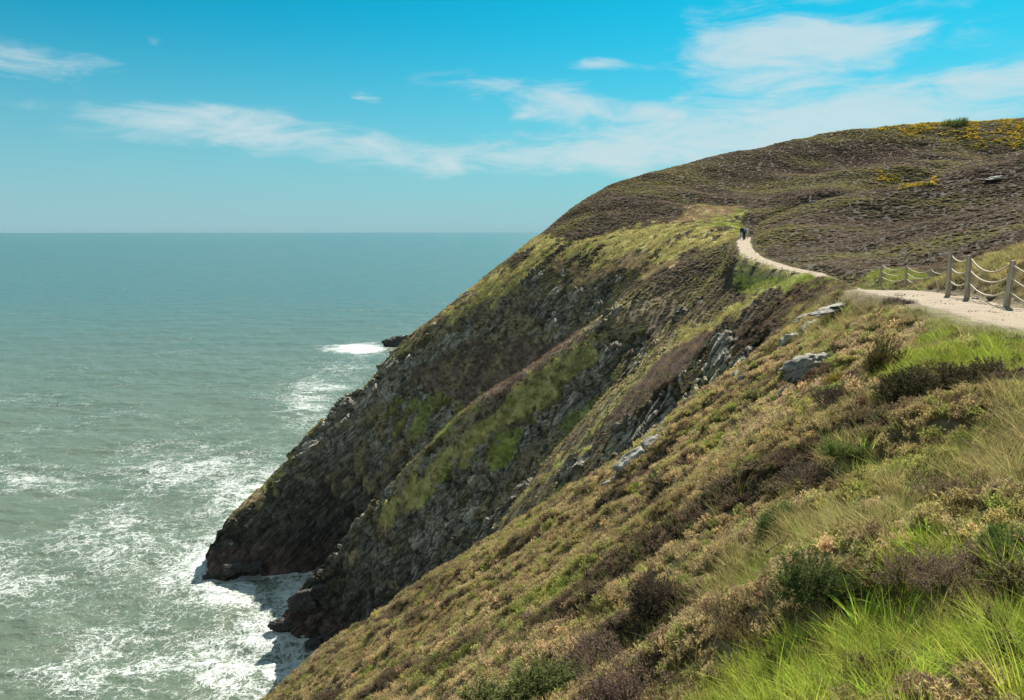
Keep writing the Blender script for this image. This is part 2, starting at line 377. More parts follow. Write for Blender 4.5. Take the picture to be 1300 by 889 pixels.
def lookup(A, x, y):
    """bilinear value of a grid field at ground points"""
    r = np.clip(np.interp(np.hypot(x, y), RR, np.arange(NR)), 0, NR - 1.001); a = np.interp(np.arctan2(x, y), AZ, np.arange(NA)); a = np.clip(a, 0, NA - 1.001)
    i, j = r.astype(int), a.astype(int); fr, fa = r - i, a - j
    return A[i, j]*(1-fr)*(1-fa) + A[i+1, j]*fr*(1-fa) + A[i, j+1]*(1-fr)*fa + A[i+1, j+1]*fr*fa
def ground(x, y): return float(lookup(GZ, np.array([x], float), np.array([y], float))[0])
def sight(px, py, lo=1.0, hi=420.0):
    """first ground point on the ray through a photograph pixel"""
    a, b = pix(px, py); Y = np.geomspace(lo, hi, 6000); g = lookup(GZ, a * Y, Y) - EYE
    k = np.where(g >= b * Y)[0]
    k = k[0] if len(k) else np.argmin(np.abs(g - b * Y) / Y)
    return np.array([a * Y[k], Y[k], EYE + g[k]])

# ---- colour of the cover
def rgb(*c): return np.array(c, np.float32)
n1 = fbm(ux * .10, uy * .28, 0, 3, 71); n2 = fbm(ux * .45, uy * 1.1, 0, 3, 74); n3 = fbm(GX * .9, GY * .9, GZ * .9, 2, 78)
t = ss(n1 + .6 * n2, -.5, .7)[..., None]
near_c = rgb(.44, .335, .20) * t + rgb(.31, .245, .115) * (1 - t)
t2 = ss(n1 * .6 + n2, .25, .9)[..., None]; near_c = near_c * (1 - t2) + rgb(.31, .285, .095) * t2
dkc = ss(fbm(ux * .42, uy * .65, 0, 3, 151), .18, .42)[..., None]; near_c = near_c * (1 - dkc) + rgb(.12, .088, .06) * dkc
far_c = rgb(.23, .175, .135) * t + rgb(.165, .13, .096) * (1 - t)
t3 = ss(n2 + n3 * .4 - .1, .2, .8)[..., None]; far_c = far_c * (1 - t3) + rgb(.25, .205, .11) * t3
h1 = fbm(ux * .035, uy * .09, 0, 3, 181); h2 = ss(h1, .0, .38)[..., None]; far_c = far_c * (1 - .85 * h2) + rgb(.25, .215, .105) * .85 * h2
h3 = ss(-h1, .15, .5)[..., None]; far_c = far_c * (1 - .6 * h3) + rgb(.135, .096, .082) * .6 * h3
fmid = ss(dist, 28, 60)[..., None]
low = (ss(EYE - 3 - Z0, 0, 10) * ss(dist, 50, 80))[..., None]
colr = near_c * (1 - fmid) + far_c * fmid
midc = rgb(.29, .225, .13) * (1 - ss(band, .0, .3)[..., None]) + rgb(.34, .30, .12) * ss(band, .0, .3)[..., None]
bd = ss(-band2, .15, .45)[..., None]; midc = midc * (1 - bd) + rgb(.18, .137, .095) * bd
colr = colr * (1 - low) + midc * (.85 + .4 * n2[..., None]) * low
cover = np.zeros(GX.shape, np.int8)                       # 0 heather 1 grass 2 straw grass 3 rock/bare 4 scree
vv = (1 + .35 * n2 + .2 * n3)[..., None]
for key, c, code in (('gold', (.34, .29, .115), 2), ('tan', (.28, .205, .12), 2), ('scree', (.17, .12, .095), 2), ('dgrass', (.21, .215, .075), 1),
                     ('green', (.25, .265, .07), 1), ('straw', (.32, .265, .11), 2), ('bright', (.30, .335, .055), 1)):
    m = ZM[key] & (rock < .5) & ((dist > 55) | (.9 * n2 + .7 * n3 + .5 * n1 < .65))
    m &= (dist < 55) | (.6 * n3 + 1.0 * band2 < .36)
    colr = np.where(m[..., None], rgb(*c) * vv, colr); cover[m] = code
sere = np.isin(cover, (1,)) & (fbm(GX * .35 + 5, GY * .35, 0, 3, 121) > .36) & (dist < 55)          # dry tussocks among the green
colr = np.where(sere[..., None], rgb(.31, .265, .10) * vv, colr)
gstreak = (ss(fbm(ux * .16, uy * .4, 0, 3, 131) + .35 * inpoly(JX, JY, [(740,700),(640,770),(540,835),(500,860),(520,880),(600,850),(700,790),(740,740)]), .40, .85) * (cover == 0) * (dist < 60))[..., None]
colr = colr * (1 - gstreak) + rgb(.25, .25, .075) * vv * gstreak
rc = rgb(.235, .212, .172) * (1 + .32 * CRACK[..., None] + .3 * n3[..., None])
lich = ss(fbm(GX * .25, GY * .25, GZ * .25, 3, 81), .15, .6)[..., None]; rc = rc * (1 - .6 * lich) + rgb(.19, .17, .085) * .6 * lich
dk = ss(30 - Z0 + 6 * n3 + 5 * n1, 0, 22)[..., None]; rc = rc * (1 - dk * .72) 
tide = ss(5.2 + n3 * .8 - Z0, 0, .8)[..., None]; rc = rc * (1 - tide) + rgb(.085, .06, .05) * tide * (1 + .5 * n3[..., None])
r3 = ss(rock + .5 * n3 * (rock > .02), .2, .7)[..., None]
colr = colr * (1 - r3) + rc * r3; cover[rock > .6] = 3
soil = np.where(dist < 50, .72, .95 * np.isin(cover, (0, 4)) * (1 - .7 * low[..., 0]))[..., None] * (1 - r3)
peat = rgb(.062, .047, .030) * (1 - farhill[..., None]) + rgb(.030, .024, .018) * farhill[..., None]                 # peat showing between near plants
pathside = (pw > .35)
colr = np.where((pathside & (PD > HW - .1))[..., None], colr * .5 + rgb(.25, .21, .14) * .5, colr)
COLOR = np.clip(colr, .004, .9).astype(np.float32)
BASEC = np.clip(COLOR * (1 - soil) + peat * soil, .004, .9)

def grid_mesh(name, X, Y, Z, keep=None, flat=None):
    nr, na = X.shape
    co = np.stack([X, Y, Z], -1).reshape(-1, 3).astype(np.float32)
    i = np.arange(nr - 1)[:, None] * na + np.arange(na - 1)
    f = np.stack([i, i + 1, i + na + 1, i + na], -1).reshape(-1, 4)
    if keep is not None: f = f[keep.ravel()]
    used = np.zeros(len(co), bool); used[f.ravel()] = True
    idx = np.cumsum(used) - 1
    me = bpy.data.meshes.new(name)
    f = idx[f][:, ::-1]
    n = int(used.sum()); me.vertices.add(n); me.vertices.foreach_set('co', co[used].ravel())
    me.loops.add(f.size); me.loops.foreach_set('vertex_index', f.ravel().astype(np.int32))
    me.polygons.add(len(f)); me.polygons.foreach_set('loop_start', np.arange(0, f.size, 4, dtype=np.int32))
    me.polygons.foreach_set('use_smooth', np.ones(len(f), bool) if flat is None else ~(flat.ravel()[keep.ravel()])); me.update()
    return me, used

# ------------------------------------------------------------------ materials
def mat(name):
    m = bpy.data.materials.new(name); m.use_nodes = True; nt = m.node_tree
    b = nt.nodes['Principled BSDF']; b.inputs['Roughness'].default_value = .9; b.inputs['Specular IOR Level'].default_value = .25
    return m, nt, b
def noise_n(nt, scale, detail=4, rough=.55, dist=0, vec=None, dim=None):
    n = nd(nt, 'ShaderNodeTexNoise', i={'Scale': scale, 'Detail': detail, 'Roughness': rough, 'Distortion': dist})
    if vec is not None: nt.links.new(vec, n.inputs['Vector'])
    return n.outputs[0]
def bump(nt, b, h, strength, distance):
    n = nd(nt, 'ShaderNodeBump', i={'Strength': strength, 'Distance': distance}); nt.links.new(h, n.inputs['Height']); nt.links.new(n.outputs[0], b.inputs['Normal'])
    return n
def opos(nt): return nd(nt, 'ShaderNodeTexCoord').outputs['Object']

def m_ground():
    m, nt, b = mat('hillside_ground'); o = opos(nt); b.inputs['Specular IOR Level'].default_value = .12
    col = nd(nt, 'ShaderNodeAttribute', attribute_name='cover_colour').outputs['Color']
    rk = nd(nt, 'ShaderNodeAttribute', attribute_name='rock').outputs['Fac']
    f = noise_n(nt, 2.2, 8, .65, 0, o); f2 = noise_n(nt, 14, 5, .6, 0, o)
    g = mth(nt, 'ADD', mth(nt, 'MULTIPLY', f, .9), mth(nt, 'MULTIPLY', f2, .7))
    g = mth(nt, 'ADD', mth(nt, 'MULTIPLY', mth(nt, 'SUBTRACT', g, .8), 1.7), 1.0)
    gc = nd(nt, 'ShaderNodeCombineColor')
    for i in range(3): nt.links.new(g, gc.inputs[i])
    c = mixc(nt, 1.0, col, gc.outputs[0], 'MULTIPLY')
    # strata lines and pale streaks on the rock
    cb = nd(nt, 'ShaderNodeCombineXYZ')
    for i, (e, s_) in enumerate(((e1, .16), (e2, 1.25), (e3, .55))):
        dp = nd(nt, 'ShaderNodeVectorMath', operation='DOT_PRODUCT'); nt.links.new(o, dp.inputs[0]); dp.inputs[1].default_value = tuple(e * s_); nt.links.new(dp.outputs['Value'], cb.inputs[i])
    st = noise_n(nt, 1.0, 9, .68, .9, cb.outputs[0])
    mp2 = nd(nt, 'ShaderNodeMapping'); mp2.inputs['Scale'].default_value = (1.0, 1.0, .16); nt.links.new(o, mp2.inputs[0])
    streak = mth(nt, 'MULTIPLY', sstep(nt, noise_n(nt, 1.6, 6, .7, .3, mp2.outputs[0]), .63, .70), sstep(nt, noise_n(nt, .06, 2, .5, 0, o), .5, .6))
    rc = mixc(nt, mth(nt, 'MULTIPLY', sstep(nt, st, .35, .62), 1.0), mixc(nt, 1.0, c, (.45, .46, .48), 'MULTIPLY'), mixc(nt, 1.0, c, (1.5, 1.48, 1.42), 'MULTIPLY'))
    cr = nd(nt, 'ShaderNodeTexVoronoi', feature='DISTANCE_TO_EDGE', i={'Scale': 1.5}); nt.links.new(cb.outputs[0], cr.inputs['Vector']); crack = sstep(nt, cr.outputs['Distance'], .06, 0.0)
    rc = mixc(nt, mth(nt, 'MULTIPLY', crack, .4), rc, (.02, .019, .017))
    rc = mixc(nt, mth(nt, 'MULTIPLY', streak, .8), rc, (.36, .36, .34))
    nt.links.new(mixc(nt, rk, c, rc), b.inputs['Base Color'])
    h = mth(nt, 'ADD', mth(nt, 'MULTIPLY', f, .25), mth(nt, 'MULTIPLY', mth(nt, 'MULTIPLY', st, rk), 1.0))
    h = mth(nt, 'ADD', h, mth(nt, 'MULTIPLY', f2, .06)); h = mth(nt, 'SUBTRACT', h, mth(nt, 'MULTIPLY', mth(nt, 'MULTIPLY', crack, rk), .35))
    bump(nt, b, h, .9, .8)
    return m

def m_leaf(name, tint=None, trans=.42, var=.5):
    """plant material; the colour of each plant comes with it (or is fixed), each a little different"""
    m, nt, b = mat(name)
    if tint is None:
        c = nd(nt, 'ShaderNodeAttribute', attribute_name='tint', attribute_type='INSTANCER').outputs['Color']
    else:
        c = nd(nt, 'ShaderNodeRGB'); c.outputs[0].default_value = tuple(tint) + (1,); c = c.outputs[0]
    o = opos(nt)
    n = noise_n(nt, 9.0, 2, .6, 0, o)
    hs = nd(nt, 'ShaderNodeHueSaturation'); nt.links.new(c, hs.inputs['Color'])
    nt.links.new(mth(nt, 'ADD', .5 - .03, mth(nt, 'MULTIPLY', n, .06)), hs.inputs['Hue'])
    nt.links.new(mth(nt, 'ADD', 1 - var, mth(nt, 'MULTIPLY', n, 2 * var)), hs.inputs['Value'])
    nt.links.new(hs.outputs[0], b.inputs['Base Color']); b.inputs['Roughness'].default_value = .85; b.inputs['Specular IOR Level'].default_value = .04
    tr = nd(nt, 'ShaderNodeBsdfTranslucent'); nt.links.new(hs.outputs[0], tr.inputs[0])
    mx = nd(nt, 'ShaderNodeMixShader'); mx.inputs[0].default_value = trans
    nt.links.new(b.outputs[0], mx.inputs[1]); nt.links.new(tr.outputs[0], mx.inputs[2])
    nt.links.new(mx.outputs[0], nt.nodes['Material Output'].inputs[0])
    return m

def m_gravel():
    m, nt, b = mat('pale_gravel'); o = opos(nt)
    a = noise_n(nt, .9, 5, .6, 0, o); f = noise_n(nt, 22, 6, .7, 0, o)
    v = nd(nt, 'ShaderNodeTexVoronoi', i={'Scale': 16.0}); nt.links.new(o, v.inputs['Vector'])
    c = mixc(nt, a, (.155, .12, .078), (.24, .192, .13)); c = mixc(nt, sstep(nt, f, .56, .72), c, (.115, .095, .068))
    c = mixc(nt, sstep(nt, v.outputs['Distance'], .35, .1), c, (.27, .225, .165))
    nt.links.new(c, b.inputs['Base Color'])
    bump(nt, b, mth(nt, 'ADD', f, mth(nt, 'MULTIPLY', v.outputs['Distance'], -1.0)), .7, .03); return m

def m_rock(name, a, c, dark, big=1.0):
    m, nt, b = mat(name); o = opos(nt)
    mp = nd(nt, 'ShaderNodeMapping'); mp.inputs['Rotation'].default_value = (.3, .7, .2); mp.inputs['Scale'].default_value = (.5, 1.6, 2.2); nt.links.new(o, mp.inputs[0])
    s1 = noise_n(nt, 2.2 * (.6 if big > 1 else 1), 9, .72, .5, mp.outputs[0]); s2 = noise_n(nt, 9, 6, .65, 0, o); l = noise_n(nt, 1.1, 6, .6, 1.0, o)
    k = mixc(nt, sstep(nt, s1, .35, .66), a, c); k = mixc(nt, sstep(nt, s2, .55, .72), k, dark)
    k = mixc(nt, mth(nt, 'MULTIPLY', sstep(nt, l, .55, .64), .65), k, (.17, .15, .07))
    nt.links.new(k, b.inputs['Base Color'])
    bump(nt, b, mth(nt, 'ADD', s1, mth(nt, 'MULTIPLY', s2, .4)), 1.0, .12 * big); return m

def m_wood():
    m, nt, b = mat('weathered_timber'); o = opos(nt)
    mp = nd(nt, 'ShaderNodeMapping'); mp.inputs['Scale'].default_value = (30, 30, 2.0); nt.links.new(o, mp.inputs[0])
    g = noise_n(nt, 1.0, 5, .6, .8, mp.outputs[0])
    nt.links.new(mixc(nt, sstep(nt, g, .3, .7), (.24, .195, .14), (.48, .41, .31)), b.inputs['Base Color']); bump(nt, b, g, .5, .01); return m

def m_rope():
    m, nt, b = mat('pale_rope'); o = opos(nt)
    w = nd(nt, 'ShaderNodeTexWave', i={'Scale': 16.0, 'Distortion': .4}); w.bands_direction = 'DIAGONAL'; nt.links.new(o, w.inputs[0])
    nt.links.new(mixc(nt, w.outputs[1], (.36, .30, .215), (.52, .45, .34)), b.inputs['Base Color']); bump(nt, b, w.outputs[1], .5, .01); return m

def m_plain(name, c, rough=.85, sc=60.0):
    m, nt, b = mat(name); o = opos(nt); n = noise_n(nt, sc, 3, .6, 0, o)
    nt.links.new(mixc(nt, n, tuple(v * .75 for v in c), tuple(min(1, v * 1.25) for v in c)), b.inputs['Base Color']); b.inputs['Roughness'].default_value = rough; return m

def m_sea():
    m, nt, b = mat('sea_water'); o = opos(nt)
    fo = nd(nt, 'ShaderNodeAttribute', attribute_name='foam').outputs['Fac']
    sep = nd(nt, 'ShaderNodeSeparateXYZ'); nt.links.new(o, sep.inputs[0])
    # wave relief: swell plus chop, the fine chop only near
    def nz(s, sx, sy, det, ro, di):
        mp = nd(nt, 'ShaderNodeMapping'); mp.inputs['Rotation'].default_value = (0, 0, .25); mp.inputs['Scale'].default_value = (sx, sy, 1); nt.links.new(o, mp.inputs[0])
        return noise_n(nt, s, det, ro, di, mp.outputs[0])
    swell = nz(.05, .55, 1.3, 7, .62, .5); chop = nz(.35, .6, 1.3, 6, .65, .6); fine = nz(1.6, .8, 1.2, 4, .6, .3)
    hgt = mth(nt, 'ADD', mth(nt, 'MULTIPLY', swell, 5.5), mth(nt, 'ADD', mth(nt, 'MULTIPLY', chop, 1.3), mth(nt, 'MULTIPLY', fine, .28)))
    # foam: stretched, torn lines; the density field says how much of them stands above the threshold
    wv = nd(nt, 'ShaderNodeVectorMath', operation='ADD')
    wn = nd(nt, 'ShaderNodeTexNoise', i={'Scale': .09, 'Detail': 5.0, 'Roughness': .6}); nt.links.new(o, wn.inputs['Vector'])
    sc = nd(nt, 'ShaderNodeVectorMath', operation='SCALE'); nt.links.new(wn.outputs['Color'], sc.inputs[0]); sc.inputs['Scale'].default_value = 11.0
    nt.links.new(o, wv.inputs[0]); nt.links.new(sc.outputs[0], wv.inputs[1])
    def ridge(scale, det, sx=1.0, sy=1.0):
        mp = nd(nt, 'ShaderNodeMapping'); mp.inputs['Scale'].default_value = (sx, sy, 1); nt.links.new(wv.outputs[0], mp.inputs[0])
        n = noise_n(nt, scale, det, .6, .4, mp.outputs[0])
        return mth(nt, 'SUBTRACT', 1.0, mth(nt, 'MULTIPLY', mth(nt, 'ABSOLUTE', mth(nt, 'SUBTRACT', n, .5)), 5.0), clamp=True)
    r1 = ridge(.11, 5, .7, 1.0)
    def lace(scale, w):
        v = nd(nt, 'ShaderNodeTexVoronoi', feature='DISTANCE_TO_EDGE', i={'Scale': scale}); nt.links.new(wv2.outputs[0], v.inputs['Vector']); return sstep(nt, v.outputs['Distance'], w, 0.0)
    wv2 = nd(nt, 'ShaderNodeVectorMath', operation='ADD'); wn2 = nd(nt, 'ShaderNodeTexNoise', i={'Scale': .5, 'Detail': 4.0, 'Roughness': .6}); nt.links.new(o, wn2.inputs['Vector'])
    sc2 = nd(nt, 'ShaderNodeVectorMath', operation='SCALE'); nt.links.new(wn2.outputs['Color'], sc2.inputs[0]); sc2.inputs['Scale'].default_value = 2.4
    nt.links.new(wv.outputs[0], wv2.inputs[0]); nt.links.new(sc2.outputs[0], wv2.inputs[1])
    r2 = mth(nt, 'MULTIPLY', mth(nt, 'ADD', lace(.5, .2), ridge(.36, 5, .6, 1.1)), .6); r3 = mth(nt, 'MULTIPLY', mth(nt, 'ADD', lace(1.3, .22), ridge(1.5, 4, .7, 1.1)), .6)
    big = noise_n(nt, .03, 4, .6, .6, wv.outputs[0])
    pat = mth(nt, 'ADD', mth(nt, 'MULTIPLY', r1, .40), mth(nt, 'ADD', mth(nt, 'MULTIPLY', r2, .38), mth(nt, 'MULTIPLY', r3, .40)))
    pat = mth(nt, 'ADD', pat, mth(nt, 'MULTIPLY', mth(nt, 'SUBTRACT', big, .5), .85))
    thr = mth(nt, 'SUBTRACT', 1.38, mth(nt, 'MULTIPLY', fo, 1.05))
    foam = sstep(nt, mth(nt, 'SUBTRACT', pat, thr), -.08, .44)
    # colour: turbid green inshore, blue-green offshore
    off = sstep(nt, sep.outputs[1], 130, 900)
    wc = mixc(nt, off, (.083, .106, .074), (.040, .088, .085))
    wc = mixc(nt, mth(nt, 'MULTIPLY', sstep(nt, big, .4, .65), .35), wc, (.046, .07, .046))
    nt.links.new(mixc(nt, foam, wc, (.40, .425, .41)), b.inputs['Base Color'])
    rr = nd(nt, 'ShaderNodeMapRange'); nt.links.new(foam, rr.inputs[0]); rr.inputs[3].default_value = .22; rr.inputs[4].default_value = .8
    nt.links.new(rr.outputs[0], b.inputs['Roughness']); b.inputs['IOR'].default_value = 1.33; b.inputs['Specular IOR Level'].default_value = .5
    bump(nt, b, mth(nt, 'ADD', hgt, mth(nt, 'MULTIPLY', foam, .12)), .55, 1.0)
    return m

M = dict(ground=m_ground(), gravel=m_gravel(), wood=m_wood(), rope=m_rope(), sea=m_sea(),
         pale=m_rock('lichened_pale_rock', (.15, .142, .12), (.31, .295, .255), (.085, .08, .07)), dark=m_rock('wet_dark_rock', (.03, .028, .026), (.085, .08, .072), (.016, .015, .014), 3.5),
         leaf=m_leaf('plant_leaf'), twig=m_plain('brown_twig', (.10, .07, .045)))

def obj(name, me, m=None, parent=None):
    o = bpy.data.objects.new(name, me); COL.objects.link(o)
    if m is not None and me is not None and len(me.materials) == 0: me.materials.append(m)
    if parent is not None: o.parent = parent
    return o
def tag(o, label=None, cat=None, group=None, kind=None):
    for k, v in (('label', label), ('category', cat), ('group', group), ('kind', kind)):
        if v: o[k] = v
    return o
def mesh_np(name, v, f):
    """v (n,3), f (m,3) or (m,4) arrays"""
    me = bpy.data.meshes.new(name); v = np.asarray(v, np.float32); f = np.asarray(f, np.int32); k = f.shape[1]
    me.vertices.add(len(v)); me.vertices.foreach_set('co', v.ravel()); me.loops.add(f.size); me.loops.foreach_set('vertex_index', f.ravel())
    me.polygons.add(len(f)); me.polygons.foreach_set('loop_start', np.arange(0, f.size, k, dtype=np.int32)); me.update(); me.validate(); return me

# ------------------------------------------------------------------ hillside, sea, footpath
ctr = lambda A: A[:-1, :-1]
keep = (ctr(VZ) > -8) | (VZ[1:, 1:] > -8)
me, used = grid_mesh('hillside', VX, VY, VZ, keep, ctr(r3[..., 0]) > .5)
at = me.color_attributes.new('cover_colour', 'FLOAT_COLOR', 'POINT')
cc = np.ones((int(used.sum()), 4), np.float32); cc[:, :3] = BASEC.reshape(-1, 3)[used]; at.data.foreach_set('color', cc.ravel())
ra = me.attributes.new('rock', 'FLOAT', 'POINT'); ra.data.foreach_set('value', r3[..., 0].ravel()[used].astype(np.float32))
tag(obj('hillside', me, M['ground']), 'heather covered headland falling in rocky cliffs to the sea', kind='structure')
print('hillside faces', len(me.polygons))

def sea_mesh():
    r = [0.0, 40.0, 70.0]; 
    while r[-1] < 28000: r.append(r[-1] * (1.0045 if 95 < r[-1] < 420 else 1.012 if r[-1] < 700 else 1.1))
    r = np.array(r); a = np.radians(np.concatenate([np.linspace(-179.9, -60, 20), np.linspace(-57, -41, 14), np.linspace(-40, 4, 420), np.linspace(5, 40, 30), np.linspace(45, 179.9, 18)]))
    X = r[:, None] * np.sin(a); Y = r[:, None] * np.cos(a)
    fade = ss(1200 - r, 0, 800)[:, None]
    wv = fbm(X * .035 + Y * .012, Y * .075, 0, 3, 5) * .75 + fbm(X * .16, Y * .3, 0, 3, 8) * .28
    bed = np.full(X.shape, -40.0); near = (np.hypot(X, Y) < 600)
    bed[near] = base_height(X[near], Y[near])
    Z = wv * fade + .45 * ss(bed, -9, 1) * fbm(X * .3, Y * .3, 0, 2, 15)
    px, py = project(X, Y, np.zeros_like(X))
    foam = .92 * ss(bed, -11, -1) * (Y > 60)
    foam = np.maximum(foam, .62 * ss(bed, -34, -8))
    def blob(cx, cy, rx, ry, amp, rot=0):
        dx, dy = px - cx, py - cy; c, s_ = math.cos(rot), math.sin(rot)
        return amp * np.exp(-(((dx*c+dy*s_)/rx)**2 + ((-dx*s_+dy*c)/ry)**2))
    for bl in ((330,640,130,70,.72), (250,600,190,55,.55), (390,510,60,50,.6,-.7), (455,443,45,8,1.15), (418,492,40,8,.7), (440,470,50,30,.45), (270,720,120,70,.72), (380,760,60,60,.9), (330,800,60,50,.82), (300,752,60,34,1.0), (370,850,60,50,.85),
               (300,840,110,60,.7), (150,690,160,90,.55), (120,840,170,70,.58), (60,610,150,40,.52), (390,860,60,40,.9), (130,600,120,16,.35), (20,740,140,70,.5)):
        foam = np.maximum(foam, blob(*bl) * (Y > 0))
    foam = np.maximum(foam, .30 * ss(900 - r, 0, 700)[:, None]); foam = np.maximum(foam, .16)
    me, used = grid_mesh('sea', X.astype(np.float32), Y.astype(np.float32), Z.astype(np.float32))
    fa = me.attributes.new('foam', 'FLOAT', 'POINT'); fa.data.foreach_set('value', foam.ravel()[used].astype(np.float32)); return me
tag(obj('sea', sea_mesh(), M['sea']), 'green grey sea streaked with white foam', kind='structure')

def footpath():
    pts = spline(PATH, 0.12); d = np.gradient(pts[:, :2], axis=0); d /= np.linalg.norm(d, axis=1)[:, None]
    nrm = np.stack([d[:, 1], -d[:, 0]], -1); L = np.arange(len(pts)) * .12; K = 17
    t = np.linspace(-1, 1, K); r = np.hypot(pts[:, 0], pts[:, 1])
    hw = 0.86 + .2 * ss(32 - r, 0, 4) + .22 * ss(24 - r, 0, 6)
    wl = hw + .22 * fbm(L * .7, L * 0, 0, 3, 91) + .1; wr = hw + .22 * fbm(L * .7, L * 0, 3.3, 3, 92) + .1
    off = np.where(t[None] < 0, t[None] * wl[:, None], t[None] * wr[:, None])
    X = pts[:, 0:1] + nrm[:, 0:1] * off; Y = pts[:, 1:2] + nrm[:, 1:2] * off
    Z = pts[:, 2:3] + EYE + .035 * fbm(X * 1.6, Y * 1.6, 0, 3, 95) - .16 * np.clip((np.abs(t) - .82) / .18, 0, 1)[None] ** 2 - .03 * (1 - t[None] ** 2)
    me, _ = grid_mesh('footpath', X.astype(np.float32), Y.astype(np.float32), Z.astype(np.float32)); return me
tag(obj('footpath', footpath(), M['gravel']), 'pale gravel footpath winding along the hillside', kind='structure')

# single bushes: place and size in the photograph, kind, form, leaf colour
BUSHES = [
 ('gorse_bush', 1160, 484, 104, 58, 'gorse', 0, (.040, .036, .018), 'biggest dark gorse bush, at the foot of the bright green bank', 'bush', .3),
 ('gorse_bush', 1236, 484, 92, 26, 'gorse', 1, (.052, .042, .022), 'low flat dark gorse bush beyond the big one on the heather', 'bush', 1.2),
 ('gorse_bush', 1122, 452, 46, 52, 'gorse', 1, (.065, .055, .022), 'upright yellowish brown gorse bush under the small white rock', 'bush', 2.2),
 ('gorse_bush', 834, 747, 92, 66, 'gorse', 0, (.055, .043, .030), 'round dark brown gorse bush alone on the tan heather', 'bush', .9),
 ('gorse_bush', 1064, 738, 116, 72, 'gorse', 1, (.058, .075, .026), 'dark green gorse bush with a shaded hollow in long grass', 'bush', 4.0),
 ('heather_bush', 945, 778, 112, 84, 'heath', 0, (.095, .072, .036), 'brown domed heather bush beside the dark green gorse', 'bush', 2.9),
 ('heather_bush', 1075, 500, 60, 28, 'heath', 1, (.06, .045, .034), 'small dark heather clump below the yellow speckled gorse', 'bush', .2),
 ('gorse_bush', 712, 856, 165, 66, 'gorse', 0, (.075, .085, .030), 'broad low olive green gorse bush on the lower slope', 'bush', 5.1),
 ('heather_bush', 806, 866, 122, 70, 'heath', 1, (.115, .080, .062), 'purple brown heather bush growing against the olive gorse', 'bush', 1.7),
 ('heather_bush', 1228, 612, 100, 62, 'heath', 0, (.13, .098, .062), 'grey brown heather bush standing in the straw coloured grass', 'bush', 3.3),
 ('heather_bush', 1232, 715, 128, 70, 'heath', 1, (.12, .088, .060), 'wide heather bush edged by bright green grass', 'bush', 4.6),
 ('gorse_bush', 1282, 690, 60, 50, 'gorse', 1, (.075, .105, .030), 'fresh green gorse bush with a few yellow flowers', 'bush', 2.4),
 ('heather_bush', 1148, 379, 26, 15, 'heath', 0, (.07, .052, .045), 'little bare dead heather bush on the edge of the footpath', 'bush', .6),
 ('gorse_bush', 1003, 645, 62, 36, 'gorse', 0, (.065, .090, .028), 'small green gorse bush above the fallen branch', 'bush', 5.6),
 ('gorse_bush', 1085, 572, 60, 24, 'gorse', 1, (.085, .115, .030), 'low bright green gorse mat amid brown heather', 'bush', 3.9),
 ('heather_bush', 1060, 597, 70, 34, 'heath', 0, (.085, .064, .048), 'dusky heather bush below the bright green mat', 'bush', 1.1),
 ('gorse_bush', 1062, 480, 34, 26, 'gorse', 0, (.16, .12, .022), 'yellow speckled gorse bush on the heather slope', 'bush', 2.0),
]

# ------------------------------------------------------------------ plant forms that are strewn over the slopes
def blades(n, rad, lo, hi, width, lean, wind, segs, seed, spread=1.0):
    """curved tapering blades rooted in a small disc"""
    g = np.random.default_rng(seed); V, F = [], []
    for i in range(n):
        a = g.uniform(0, 6.283); r = rad * math.sqrt(g.uniform()); p = np.array([r * math.cos(a), r * math.sin(a), -.03])
        b = a + g.normal(0, .7); tilt = abs(g.normal(0, lean)) + .05; L = g.uniform(lo, hi); w = width * g.uniform(.6, 1.3)
        d = np.array([math.cos(b) * math.sin(tilt) * spread + wind[0], math.sin(b) * math.sin(tilt) * spread + wind[1], math.cos(tilt)]); d /= np.linalg.norm(d)
        side = np.array([-d[1], d[0], 0]); side /= np.linalg.norm(side) + 1e-6; q = g.uniform(0, 3.14); side = side * math.cos(q) + np.cross(d, side) * math.sin(q)
        base = len(V); drop = g.uniform(.3, 1.1)
        for s in range(segs + 1):
            t = s / segs; c = p + d * L * t + np.array([d[0] * .6 + wind[0] * .6, d[1] * .6 + wind[1] * .6, -drop * .45]) * L * t * t * .6
            ww = w * (1 - t) ** .7
            if s < segs: V += [c - side * ww, c + side * ww]
            else: V.append(c)
        for s in range(segs - 1):
            k = base + 2 * s; F += [(k, k + 1, k + 3), (k, k + 3, k + 2)]
        k = base + 2 * (segs - 1); F.append((k, k + 1, k + 2))
    return np.array(V), np.array(F)

def sprigs(n, rad, hgt, leaf, per, seed, flat=.8):
    """a mound of twigs set with small needle leaves"""
    g = np.random.default_rng(seed); V, F = [], []
    for i in range(n):
        a = g.uniform(0, 6.283); u = g.uniform(0, 1) ** .6
        d = np.array([math.cos(a) * u, math.sin(a) * u, flat * math.sqrt(max(0, 1 - u * u * .8)) + .15])
        L = g.uniform(.75, 1.1); tip = np.array([d[0] * rad * L, d[1] * rad * L, d[2] * hgt * L]); root = np.array([d[0] * rad * .25, d[1] * rad * .25, -.04])
        ax = tip - root; ln = np.linalg.norm(ax); ax /= ln
        s1 = np.cross(ax, g.normal(size=3)); s1 /= np.linalg.norm(s1); w = leaf * .16
        b = len(V); V += [root - s1 * w, root + s1 * w, tip]; F.append((b, b + 1, b + 2))
        for k in range(per):
            t = g.uniform(.42, 1.0); c = root + ax * ln * t
            o = g.normal(size=3); o -= ax * (o @ ax); o /= np.linalg.norm(o); o = o * .8 + ax * g.uniform(.3, 1.0); o /= np.linalg.norm(o)
            s2 = np.cross(o, g.normal(size=3)); s2 /= np.linalg.norm(s2); l = leaf * g.uniform(.6, 1.2)
            b = len(V); V += [c - s2 * l * .2, c + s2 * l * .2, c + o * l]; F.append((b, b + 1, b + 2))
    return np.array(V), np.array(F)

